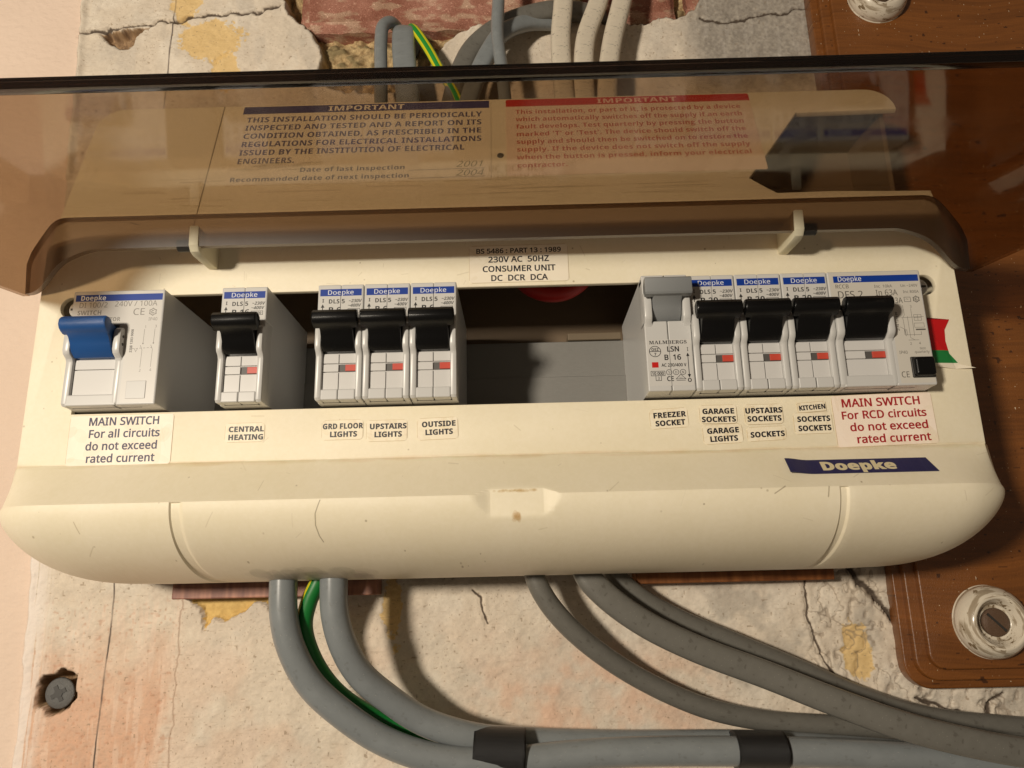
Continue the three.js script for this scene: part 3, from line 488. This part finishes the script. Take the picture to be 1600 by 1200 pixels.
function dlsLabel(rating) {
  return labelCache[rating] ??= std({ roughness: 0.35, map: canvasTex(512, 420, (c, W, H) => {
    c.fillStyle = '#cbc9c5'; c.fillRect(0, 0, W, H);
    c.translate(0, 30);
    c.fillStyle = '#123a94'; c.fillRect(8, 14, W - 14, 92);
    txt(c, 'Doepke', 92, 88, 84, { color: '#e4e6ea', wide: 1.12 });
    txt(c, 'I', 34, 190, 62, { color: '#2a2a2a', weight: 'bold' }); c.fillStyle = '#2a2a2a'; c.beginPath(); c.moveTo(20, 260); c.lineTo(42, 214); c.lineTo(64, 260); c.fill(); c.fillRect(37, 250, 10, 60);
    txt(c, 'DLS 5', 108, 206, 78, { color: '#2a2a2a', weight: 'bold', wide: 1.0 });
    txt(c, rating, 108, 330, 104, { color: '#222', weight: 'bold', wide: 1.05 });
    txt(c, '~230V', 348, 196, 58, { color: '#333', weight: 'bold', slant: 0.2, wide: 0.95 }); txt(c, '~400V', 340, 256, 58, { color: '#333', weight: 'bold', slant: 0.2, wide: 0.95 });
    c.strokeStyle = '#333'; c.lineWidth = 6; c.strokeRect(346, 280, 140, 50); txt(c, '10000', 356, 322, 44, { color: '#333', weight: 'bold', wide: 0.95 });
  }) });
}
function fillRecess(t, x0, x1, opt = {}) {
  // window floor: small cover panels with gaps between them, and the position flag
  const xm = opt.single ? null : (x0 + x1) / 2 - 0.15, ys = opt.single && !opt.flag ? [[-8.3, -4.6], [-18.6, -8.6]] : [[-8.3, -4.6], [-11.5, -8.6], [-18.6, -11.8]];
  obj('window_floor', box(x1 - x0, 14.8, 2, (x0 + x1) / 2, -11.6, -3.4), M.greyLight, t);
  for (const [a, b] of ys) for (const [p, q] of xm === null ? [[x0, x1]] : [[x0, xm - 0.12], [xm + 0.12, x1]]) {
    const flag = opt.flag && a === -11.5 && q === x1;
    if (flag) { const fx = opt.single ? mix(x0, x1, 0.52) : p; if (opt.single) obj('window_panel', rbox(fx - p - 0.3, b - a, 1, (p + fx) / 2, (a + b) / 2, -2.0, 0.12, 1), M.greyLight, t);
      obj('flag_slot', box(q - fx, b - a, 0.3, (fx + q) / 2, (a + b) / 2, -2.3), M.slot, t);
      const r0 = mix(fx, q, opt.flag); obj('position_flag', rbox(q - r0, (b - a) * 0.86, 0.8, (r0 + q) / 2, (a + b) / 2, -2.0, 0.15, 1), M.red, t);
    } else obj('window_panel', rbox(q - p - 0.05, b - a, 1, (p + q) / 2, (a + b) / 2, -2.0, 0.12, 1), M.greyLight, t);
  }
}
function breaker(x, rating, label) {
  const t = thing('circuit_breaker', label, 'circuit breaker', [x, 0, FRONT], 'black lever circuit breakers in the consumer unit');
  const w = 8.68, body = [];
  for (const s of [-1, 1]) {
    body.push(rbox(w - 0.08, 13.6, 9, s * (w / 2 + 0.04), 15.7, -4.5, 0.5, 3));
    body.push(slab(railShape(-22.5, 9.1, [-4.8, 6.6, 2.6]), s > 0 ? 6.25 : -w, s > 0 ? w : -6.25, 0.7));
    body.push(rbox(6.34, 4.0, 7, s * 3.21, -20.5, -3.55, 0.5, 2));
  }
  body.push(box(17.2, 44.9, 50, 0, 0, -31), box(12.4, 14, 3, 0, 2.2, -7.4));
  obj('body', body, M.grey, t);
  for (const q of [box(0.2, 13, 0.6, 0, 15.7, -0.6), box(0.2, 3.6, 0.6, 0, -20.5, -0.6), box(13, 0.35, 0.5, 0, -22.4, -5)]) obj('seam', q, M.dark, t);
  obj('printed_label', [printed(null, 8.0, 12.6, -4.1, 15.7, 0, 0.494), printed(null, 8.0, 12.6, 4.1, 15.7, 0.506, 1)], dlsLabel(rating), t);
  fillRecess(t, -6.2, 6.2, { flag: 0.36 });
  obj('lever', [slab(handleShape, -6.05, 6.05, 0.5), slab(barShape, -8.35, 8.35, 0.6)], M.black, t);
  return t;
}
const B = 17.6, R0 = 55.3, T0 = -67.5;
breaker(-95.4, 'B 16', 'black lever circuit breaker standing alone above the central heating sticker');
breaker(T0 + B / 2, 'B 6', 'black lever circuit breaker above the ground floor lights sticker');
breaker(T0 + B * 1.5, 'B 6', 'black lever circuit breaker above the upstairs lights sticker');
breaker(T0 + B * 2.5, 'B 6', 'black lever circuit breaker above the outside lights sticker');
breaker(R0 + B * 1.5, 'B 20', 'black lever circuit breaker above the garage sockets sticker');
breaker(R0 + B * 2.5, 'B 20', 'black lever circuit breaker above the upstairs sockets sticker');
breaker(R0 + B * 3.5, 'B 20', 'black lever circuit breaker above the kitchen sockets sticker');
{
  const t = thing('grey_lever_breaker', 'circuit breaker with a grey lever above the freezer socket sticker', 'circuit breaker', [R0 + B / 2, 0, FRONT]);
  const w = 8.68, body = [];
  for (const s of [-1, 1]) {
    body.push(rbox(w - 0.08, 27, 7, s * (w / 2 + 0.04), -8.9, -3.5, 0.5, 3));
    body.push(slab(railShape(3, 22.3, [3.6, 15.5, 2.6]), s > 0 ? 5.7 : -w, s > 0 ? w : -5.7, 0.6));
    body.push(rbox(w - 0.1, 3.6, 6, s * (w / 2 + 0.05), 21.4, -3.4, 0.5, 2));
  }
  body.push(box(17.2, 44.9, 52, 0, 0, -32), box(12, 18, 3, 0, 13, -7));
  obj('body', body, M.grey, t);
  for (const q of [box(0.2, 26.4, 0.6, 0, -8.9, -0.6), box(0.2, 3.2, 0.6, 0, 21.4, -0.8)]) obj('seam', q, M.dark, t);
  const up = (p) => p.map(([a, b]) => [a + 9.2, b - 2.6]);
  obj('lever', [slab(up(handleShape), -5.4, 5.4, 0.4), slab(up([[3.4, 6.8], [3.6, 9.6], [4.3, 10.2], [9.6, 10.2], [10.2, 9.6], [10.2, 7], [8.3, 5.2], [5.5, 5]]), -8.7, 8.7, 0.4)], M.greyHandle, t);
  const tex = canvasTex(640, 720, (c, W, H) => {
    c.fillStyle = '#cbc9c5'; c.fillRect(0, 0, W, H); const k = '#1c1c1e';
    txt(c, 'MALMBERGS', 28, 70, 74, { color: k, weight: 'bold', font: 'serif', wide: 1.12 });
    c.strokeStyle = k; c.lineWidth = 9; c.beginPath(); c.arc(110, 185, 82, 0, 7); c.moveTo(28, 185); c.lineTo(192, 185); c.stroke(); txt(c, 'OEZ', 110, 176, 62, { color: k, weight: 'bold', align: 'center', wide: 0.95 }); txt(c, '7', 110, 252, 62, { color: k, weight: 'bold', align: 'center' });
    txt(c, 'LSN', 280, 190, 108, { color: k, bold: 0.05 }); txt(c, 'I', 570, 190, 84, { color: k }); txt(c, 'B  16', 232, 320, 112, { color: k, bold: 0.05 });
    c.fillStyle = '#c2201c'; c.fillRect(52, 352, 94, 84); txt(c, 'AC 230/400 V', 190, 424, 68, { color: k, wide: 0.88, bold: 0.05 });
    c.lineWidth = 10; c.beginPath(); c.moveTo(580, 250); c.lineTo(580, 560); c.stroke(); c.fillStyle = k; c.beginPath(); c.moveTo(556, 268); c.lineTo(580, 214); c.lineTo(604, 268); c.moveTo(556, 548); c.lineTo(580, 602); c.lineTo(604, 548); c.fill();
    c.lineWidth = 7; c.strokeRect(30, 492, 200, 70); txt(c, '10 000', 42, 550, 62, { color: k, wide: 0.92, bold: 0.06 }); c.strokeRect(96, 562, 78, 74); txt(c, '3', 135, 624, 62, { color: k, align: 'center' });
    for (const [px, s] of [[292, 'S'], [392, 'D'], [492, 'N']]) { c.beginPath(); c.arc(px, 512, 40, 0, 7); c.stroke(); txt(c, s, px, 532, 52, { color: k, align: 'center' }); }
    txt(c, 'CE', 252, 646, 96, { color: k, wide: 0.95, bold: 0.05 });
    c.beginPath(); c.moveTo(386, 618); c.lineTo(456, 548); c.lineTo(526, 618); c.closePath(); c.moveTo(390, 640); c.lineTo(522, 640); c.stroke(); txt(c, 'V E', 456, 612, 34, { color: k, align: 'center' });
    txt(c, 'O', 580, 668, 84, { color: k, align: 'center', weight: 'bold' });
  });
  obj('printed_label', [printed(null, 8.05, 17.8, -4.12, -11.6, 0, 0.494), printed(null, 8.05, 17.8, 4.12, -11.6, 0.506, 1)], std({ map: tex, roughness: 0.35 }), t);
}
// the two wide switches share their layout: lever and window on the left, print on the right
function wideSwitch(name, label, category, x, lever, flag, topTex, sideTex, extra) {
  const t = thing(name, label, category, [x, 0, FRONT]);
  const L = -17.5, body = [rbox(35, 13.8, 9, 0, 15.6, -4.5, 0.6, 3), rbox(14.6, 32, 9, 10.2, -6.5, -4.5, 0.6, 3)];
  body.push(slab(railShape(-22.5, 9.2, [-4.6, 7, 3.2]), L, L + 2.9, 0.7), slab(railShape(-22.5, 9.2, [-4.6, 7, 3.2]), 1.0, 3.9, 0.7), rbox(19, 4.2, 7, -6.6, -20.4, -3.52, 0.5, 2));
  body.push(box(34.8, 44.9, 52, 0, 0, -32), box(16, 14, 3, -6.8, 2.2, -7.4));
  obj('body', body, M.grey, t);
  obj('seam', [box(26, 0.4, 0.5, -2, -22.35, -4.2)], M.dark, t);
  fillRecess(t, -14.55, 0.95, { single: true, flag });
  obj('lever', [slab(handleShape, -14.4, 0.8, 0.5), slab(barShape, -16, 1.4, 0.7)], lever, t);
  obj('lever_hole', [0, 1].map((k) => new THREE.CylinderGeometry(0.55, 0.55, 0.4, 10).rotateZ(PI / 2).translate(3.86, 3.4 - 3 * k, 1.2)), M.dark, t);
  obj('printed_label', printed(null, 33.6, 12.8, 0, 15.6), std({ map: topTex, roughness: 0.33 }), t);
  obj('printed_diagram', printed(null, 12.6, 30.9, 10.6, -6.25), std({ map: sideTex, roughness: 0.33 }), t);
  extra?.(t);
  return t;
}
const dashed = (c, pts, lw = 4) => { c.lineWidth = lw; c.beginPath(); pts.forEach(([a, b], i) => i ? c.lineTo(a, b) : c.moveTo(a, b)); c.stroke(); };
const keyMark = (c, x, y, r) => { c.lineWidth = r * 0.22; c.beginPath(); for (let i = 0; i <= 12; i++) { const a = i / 12 * 2 * PI, q = r * (i % 2 ? 1 : 0.76); i ? c.lineTo(x + q * Math.cos(a), y + q * Math.sin(a)) : c.moveTo(x + q * Math.cos(a), y + q * Math.sin(a)); } c.stroke(); c.beginPath(); c.arc(x, y, r * 0.35, 0.4, 5.4); c.stroke(); };
wideSwitch('main_switch', 'wide main switch with a raised blue lever at the left end of the row', 'switch', -143.4, M.blue, 0,
  canvasTex(1024, 390, (c, W, H) => { c.fillStyle = '#cdcac5'; c.fillRect(0, 0, W, H); c.translate(0, 24); c.fillStyle = '#123a94'; c.fillRect(10, 10, W - 12, 80); txt(c, 'Doepke', 64, 78, 82, { color: '#edeff2', weight: 'bold' }); const k = '#85817c';
    txt(c, 'DI 100/2', 54, 168, 88, { color: k }); txt(c, '240V / 100A', 470, 160, 88, { color: k, wide: 1.05 }); txt(c, 'SWITCH', 46, 256, 76, { color: k, weight: 'bold', wide: 1.0 }); txt(c, 'DISCONNECTOR', 46, 338, 66, { color: k, weight: 'bold' }); txt(c, 'CE', 690, 270, 112, { color: k, wide: 1.15 }); c.strokeStyle = k; keyMark(c, 925, 236, 44); txt(c, 'IP40', 880, 342, 52, { color: k }); }),
  canvasTex(420, 1000, (c, W, H) => { c.fillStyle = '#cdcac5'; c.fillRect(0, 0, W, H); const k = '#77736e'; c.strokeStyle = k;
    c.save(); c.translate(90, 380); c.rotate(-PI / 2); txt(c, '2108 1283 0008', 0, 0, 42, { color: '#3a3836', weight: 'bold' }); c.restore();
    txt(c, '1', 222, 70, 46, { color: k }); txt(c, '3', 352, 66, 46, { color: k });
    dashed(c, [[226, 84], [222, 260]], 5); dashed(c, [[356, 80], [352, 256]], 5); for (const [a, b] of [[222, 268], [352, 264]]) { c.fillStyle = k; c.beginPath(); c.arc(a, b, 9, 0, 7); c.fill(); }
    dashed(c, [[192, 290], [218, 350], [214, 570]], 5); dashed(c, [[322, 286], [348, 346], [344, 566]], 5); c.setLineDash([28, 18]); dashed(c, [[90, 330], [340, 322]], 5); c.setLineDash([]); dashed(c, [[90, 290], [90, 370]], 5); dashed(c, [[120, 330], [140, 370], [160, 330]], 5);
    txt(c, '2', 204, 622, 46, { color: k }); txt(c, '4', 334, 618, 46, { color: k }); }),
  (t) => { obj('embossed_square', rbox(7.4, 6.8, 0.5, 10, -16.9, 0, 0.24, 3), M.grey, t); });
wideSwitch('residual_current_switch', 'wide residual current switch with a black lever at the right end of the row', 'switch', 143.3, M.black, 0.35,
  canvasTex(1024, 390, (c, W, H) => { c.fillStyle = '#cbc6bc'; c.fillRect(0, 0, W, H); c.translate(0, 22); c.fillStyle = '#123a94'; c.fillRect(44, 20, W - 50, 80); txt(c, 'Doepke', 90, 84, 82, { color: '#edeff2', weight: '' }); const k = '#55524e';
    txt(c, 'RCCB', 54, 170, 66, { color: k }); txt(c, 'DFS 2', 66, 290, 118, { color: k, wide: 1.02 }); txt(c, 'Inc  10kA', 500, 172, 50, { color: k }); txt(c, 'In 63A', 506, 268, 96, { color: k, wide: 0.9 }); txt(c, 'Idn 0,03A', 470, 364, 92, { color: k, wide: 0.84 }); txt(c, 'Un ~240V', 800, 170, 46, { color: k }); txt(c, 'Inc 800A', 820, 246, 46, { color: k }); c.strokeStyle = k; c.lineWidth = 5; c.strokeRect(822, 296, 70, 54); txt(c, '~', 834, 344, 70, { color: k }); keyMark(c, 958, 322, 38); }),
  canvasTex(420, 1000, (c, W, H) => { c.fillStyle = '#cbc6bc'; c.fillRect(0, 0, W, H); const k = '#625e58'; c.strokeStyle = k;
    c.save(); c.translate(80, 350); c.rotate(-PI / 2); txt(c, '2110 1283 09', 0, 0, 40, { color: '#3a3836', weight: 'bold' }); c.restore();
    txt(c, '1', 150, 60, 44, { color: k }); txt(c, '3', 250, 60, 44, { color: k }); dashed(c, [[166, 70], [166, 150], [140, 190], [150, 420]], 4); dashed(c, [[256, 70], [252, 420]], 4); dashed(c, [[200, 170], [200, 440], [250, 470]], 4);
    c.strokeRect(280, 150, 90, 74); dashed(c, [[325, 150], [325, 224]], 4); dashed(c, [[280, 187], [370, 187]], 4); c.strokeRect(270, 258, 120, 54); c.fillStyle = k; c.fillRect(280, 330, 120, 18); dashed(c, [[120, 186], [400, 176]], 4); dashed(c, [[90, 300], [140, 330], [150, 420]], 4); c.strokeRect(136, 340, 30, 64); dashed(c, [[166, 404], [340, 404], [340, 360]], 4); dashed(c, [[170, 470], [300, 470]], 4);
    txt(c, '2', 180, 530, 44, { color: k }); txt(c, '4', 290, 526, 44, { color: k }); txt(c, 'test', 290, 590, 44, { color: k }); txt(c, 'quarterly', 220, 634, 44, { color: k }); txt(c, 'IP40', 30, 640, 52, { color: k }); txt(c, 'CE', 14, 930, 100, { color: k, wide: 0.95 }); }),
  (t) => { obj('test_button', rbox(7.6, 7.2, 3.4, 13.0, -15.8, 1, 1.3, 4), M.black, t); obj('button_collar', rbox(8.4, 8, 1.0, 13.0, -15.8, 0.1, 0.45, 2), M.dark, t); });

// ---------------------------------------------------------------- cables
function sweep(pts, rx, rz, { seg = 90, ring = 18, ridge = 0 } = {}) {
  // flat or round cable: rx across (in the wall's plane), rz off the wall
  const c = new THREE.CatmullRomCurve3(pts.map((p) => new THREE.Vector3(...p)), false, 'centripetal'), P = [], I = [], U = [], Zx = new THREE.Vector3(0, 0, 1);
  for (let i = 0; i <= seg; i++) {
    const o = c.getPointAt(i / seg), t = c.getTangentAt(i / seg), n = new THREE.Vector3().crossVectors(t, Zx); if (n.lengthSq() < 1e-4) n.set(1, 0, 0); n.normalize(); const b = new THREE.Vector3().crossVectors(n, t).normalize();
    for (let k = 0; k <= ring; k++) { const a = k / ring * 2 * PI, ca = Math.cos(a), sa = Math.sin(a), e = 0.72, X = rx * Math.sign(ca) * Math.pow(Math.abs(ca), rx > rz * 1.3 ? e : 1), Z = rz * Math.sign(sa) * Math.pow(Math.abs(sa), rx > rz * 1.3 ? e : 1); P.push(o.x + n.x * X + b.x * Z, o.y + n.y * X + b.y * Z, o.z + n.z * X + b.z * Z); U.push(k / ring * 2, i / seg * 12); }
  }
  for (let i = 0; i < seg; i++) for (let k = 0; k < ring; k++) { const a = i * (ring + 1) + k, d = a + ring + 1; I.push(a, a + 1, d + 1, a, d + 1, d); }
  for (const i of [0, seg]) { const m = P.length / 3, o = c.getPointAt(i / seg); P.push(o.x, o.y, o.z); U.push(0, 0); for (let k = 0; k < ring; k++) { const a = i * (ring + 1) + k; i ? I.push(m, a, a + 1) : I.push(m, a + 1, a); } }
  const g = new THREE.BufferGeometry(); g.setAttribute('position', new THREE.Float32BufferAttribute(P, 3)); g.setAttribute('uv', new THREE.Float32BufferAttribute(U, 2)); g.setIndex(I); g.computeVertexNormals();
  return g;
}
const sheathTex = (r, g, b, s, dirt = 0.25) => dataTex(256, 512, (u, v) => { const n = fbm(u * 6 + s, v * 7, 3), d = sstep(0.66, 0.8, fbm(u * 12 + s, v * 14 + 9, 4)) * dirt, k = (n - 0.5) * 9; const wsp = vnoise(u * 60 + s, v * 80) > 0.975 ? 1 : 0; return [mix(mix(r + k, 60, d), 205, wsp * 0.6), mix(mix(g + k, 55, d), 196, wsp * 0.6), mix(mix(b + k, 48, d), 180, wsp * 0.6)]; });
const greySheath = std({ map: sheathTex(126, 131, 133, 1, 0.12), roughness: 0.29 });
const dirtySheath = std({ map: sheathTex(106, 104, 98, 5, 0.3), roughness: 0.36 });
const whiteSheath = std({ map: sheathTex(216, 205, 186, 9, 0.3), roughness: 0.6, bumpMap: grainTo(1, 5), bumpScale: 0.0003 });
const cable = (name, g, m, label, group) => tag(obj(name, g, m), label, 'cable', group);
const LOW = 'cables leaving the bottom of the unit', TOP = 'cables entering the top of the unit';
cable('grey_cable', sweep([[-88, -62, 42], [-88, -86, 42], [-87.4, -99, 41.5], [-84.6, -111, 40], [-77, -125.4, 37], [-64, -137.6, 34], [-48.2, -148, 31], [-28.4, -155, 29], [-3.3, -157.2, 27], [20, -156, 25], [47, -154.9, 25], [97, -155.7, 25], [130, -157, 25], [170, -160, 25], [235, -166, 25]], 5.55, 5.5, { seg: 160, ring: 28 }), greySheath, 'thick grey cable, the leftmost and outer of the pair curving under the unit', LOW);
cable('grey_cable', sweep([[-68, -62, 43], [-67.6, -86, 43], [-67, -99, 42], [-63.8, -111, 40], [-58, -122, 36], [-47.8, -131.8, 31], [-33.5, -141.8, 26], [-13.6, -148.6, 23], [4, -151.5, 17], [40, -154, 13.2], [110, -156, 13], [235, -168, 13]], 5.5, 5.5, { seg: 150, ring: 28 }), greySheath, 'thick grey cable, inner of the pair curving down into the first black tape', LOW);
{
  const gy = canvasTex(64, 64, (c) => { c.fillStyle = '#14702f'; c.fillRect(0, 0, 64, 64); c.fillStyle = '#c9bd1e'; c.fillRect(10, 0, 10, 64); });
  const gm = std({ map: gy, roughness: 0.4 });
  cable('earth_wire', sweep([[-72, -62, 36], [-74.5, -84, 37], [-79, -94.4, 36], [-81, -104.2, 34], [-77.4, -116.3, 32], [-69.4, -128.3, 29], [-58, -137.4, 25.5], [-43, -144.6, 21], [-22, -151, 17]], 3.4, 3.4, { seg: 80 }), gm, 'green earth wire between the two thick grey cables under the unit');
  const gy2 = canvasTex(64, 64, (c) => { c.fillStyle = '#1f8a34'; c.fillRect(0, 0, 64, 64); c.fillStyle = '#d8cf22'; c.fillRect(4, 0, 15, 64); c.fillRect(36, 0, 12, 64); });
  cable('earth_wire', sweep([[-47, 210, -6], [-44, 200, 8], [-40.6, 193, 13], [-34, 180.4, 15], [-27.4, 166, 16], [-20, 150, 20], [-14, 128, 24]], 2.6, 2.6, { seg: 60 }), std({ map: gy2, roughness: 0.4 }), 'green and yellow striped earth wire at the top in front of the brick');
}
const tapeBand = (x0, x1, cy, ry, cz, rz, dy) => { const P = []; for (let i = 0; i <= 10; i++) P.push([mix(x0, x1, i / 10), cy + dy * (i / 10 - 0.5), cz]); return sweep(P, ry, rz, { seg: 16, ring: 36 }); };
tag(obj('black_tape', tapeBand(-13.6, 7, -154.6, 9.6, 22.8, 10.2, -1.2), M.tape), 'wide black tape wrapped round both thick grey cables', 'tape', 'black tape wraps on the grey cables');
tag(obj('black_tape', tapeBand(90.6, 110.4, -155.8, 7.1, 22, 9.8, -0.6), M.tape), 'black tape wrapped round the grey cable below the dangling flat cables', 'tape', 'black tape wraps on the grey cables');
cable('grey_cable', sweep([[10, -60, 28], [12.4, -85, 27], [16.2, -94.2, 26], [24, -104.6, 24], [37, -116.4, 20], [57, -129.6, 14], [83, -141.4, 10.5], [109, -147.4, 8], [132, -149.6, 7.5], [170, -152, 7], [235, -158, 7]], 4.3, 3.9, { seg: 130, ring: 24 }), dirtySheath, 'slimmer dirty grey cable sagging from the middle of the unit to the lower right', LOW);
cable('grey_cable', sweep([[31, -60, 27], [34, -85, 27], [40.4, -93.4, 27], [55.8, -105.3, 26.5], [76, -115.8, 26], [106.2, -127.6, 26.5], [131, -137.7, 30], [155, -146.4, 33], [178, -152.4, 34], [202, -157, 34], [240, -162, 34]], 5.5, 3.7, { seg: 130, ring: 26 }), dirtySheath, 'flat grey cable lying in front, running from mid unit to the bottom right corner', LOW);
cable('grey_cable', sweep([[44, -60, 15], [46.6, -85, 15], [55.8, -95, 14], [74, -106, 12], [98, -116.4, 10.5], [124, -127.6, 9], [149.4, -139, 8], [174.6, -147.4, 8], [213.5, -152.6, 7], [240, -155, 7]], 4.8, 3.8, { seg: 130, ring: 24 }), dirtySheath, 'dark flat grey cable half hidden behind the flat cable at lower right', LOW);
// top
cable('grey_cable', sweep([[-50, 202, -8], [-51.5, 203, 1], [-55, 202.6, 10], [-58.6, 197, 14], [-59.4, 187, 15], [-58.8, 168, 16], [-57.6, 146, 20], [-56, 122, 24]], 3.4, 3.2, { seg: 90, ring: 22 }), greySheath, 'leftmost grey cable bending out of the brick above the unit', TOP);
cable('grey_cable', sweep([[-45, 199, -8], [-46.5, 199.4, 3], [-47.6, 196, 11], [-47.8, 188, 13.6], [-46.4, 168, 15], [-44.2, 148, 17], [-42, 122, 22]], 6.1, 3.1, { seg: 90, ring: 22 }), greySheath, 'broad flat grey cable beside the striped earth wire above the unit', TOP);
cable('grey_cable', sweep([[60, 214, -4], [44, 211.5, 4], [30, 208.6, 8], [6, 199.5, 10], [-9.8, 186, 11], [-16.8, 170, 14], [-21, 150, 18], [-24, 122, 24]], 5.6, 3.8, { seg: 90, ring: 22 }), dirtySheath, 'dark grey cable arching from behind the white cables down to the unit', TOP);
cable('grey_cable', sweep([[40, 206, 2], [18, 200, 10], [4, 188, 17], [-2.8, 176, 19], [-8, 163.6, 20], [-13, 146, 22], [-17, 122, 26]], 4.6, 3.2, { seg: 80, ring: 22 }), greySheath, 'lighter grey cable arching just in front of the dark arching cable', TOP);
cable('grey_cable', sweep([[3.4, 262, 20], [3, 222, 24], [2.8, 204.5, 25], [1.8, 181.1, 26], [3.6, 159.1, 27], [5, 140, 28], [6, 122, 28]], 3.2, 3.0, { seg: 80, ring: 22 }), greySheath, 'straight vertical grey cable left of the white cables', TOP);
[[[38, 262, 13], [37.2, 226, 15], [36.8, 208.6, 16], [34.4, 185, 17], [34.3, 162.6, 18], [35, 142, 20], [36, 122, 24]], [[64, 262, 11], [60, 226, 13], [55.3, 208, 14], [47.6, 184.5, 16], [45.3, 163.4, 18], [45, 142, 20], [45, 122, 24]], [[76, 262, 12], [72, 226, 14], [67.8, 207.6, 15], [61.6, 184, 16], [58, 163.7, 18], [56, 142, 20], [55, 122, 24]]].forEach((p, i) =>
  cable('white_cable', sweep(p, 5.1, 3.6, { seg: 80, ring: 22 }), whiteSheath, ['leftmost of the three off-white painted cables above the unit', 'middle one of the three off-white painted cables above the unit', 'rightmost of the three off-white painted cables above the unit'][i], 'off-white cables above the unit'));
// screw sunk in the plaster, lower left
{
  const t = thing('wall_screw', 'grey cross-head screw sunk in a hole in the plaster at lower left', 'screw', [-198.6, -131.6, -4.5]);
  t.scale.setScalar(1.1);
  const g = new THREE.LatheGeometry([[0.001, -4], [3, -4], [5.4, -0.6], [6.1, 0.6], [5.6, 1.4], [3.4, 1.9], [0.001, 2]].map(([a, b]) => new THREE.Vector2(a, b)), 32).rotateX(PI / 2);
  const hd = obj('head', g, std({ color: lin(0.13, 0.13, 0.127), roughness: 0.5, metalness: 0.2, bumpMap: grainTo(2, 2), bumpScale: 0.0003 }), t);
  obj('cross_slot', [box(6.4, 1.7, 0.5, 0, 0, 1.95).rotateZ(0.5), box(1.7, 6.4, 0.46, 0, 0, 1.95).rotateZ(0.5), new THREE.CylinderGeometry(1.7, 1.7, 0.6, 12).rotateX(PI / 2).translate(0, 0, 1.96)], M.dark, hd);
}
renderer.render(scene, camera);
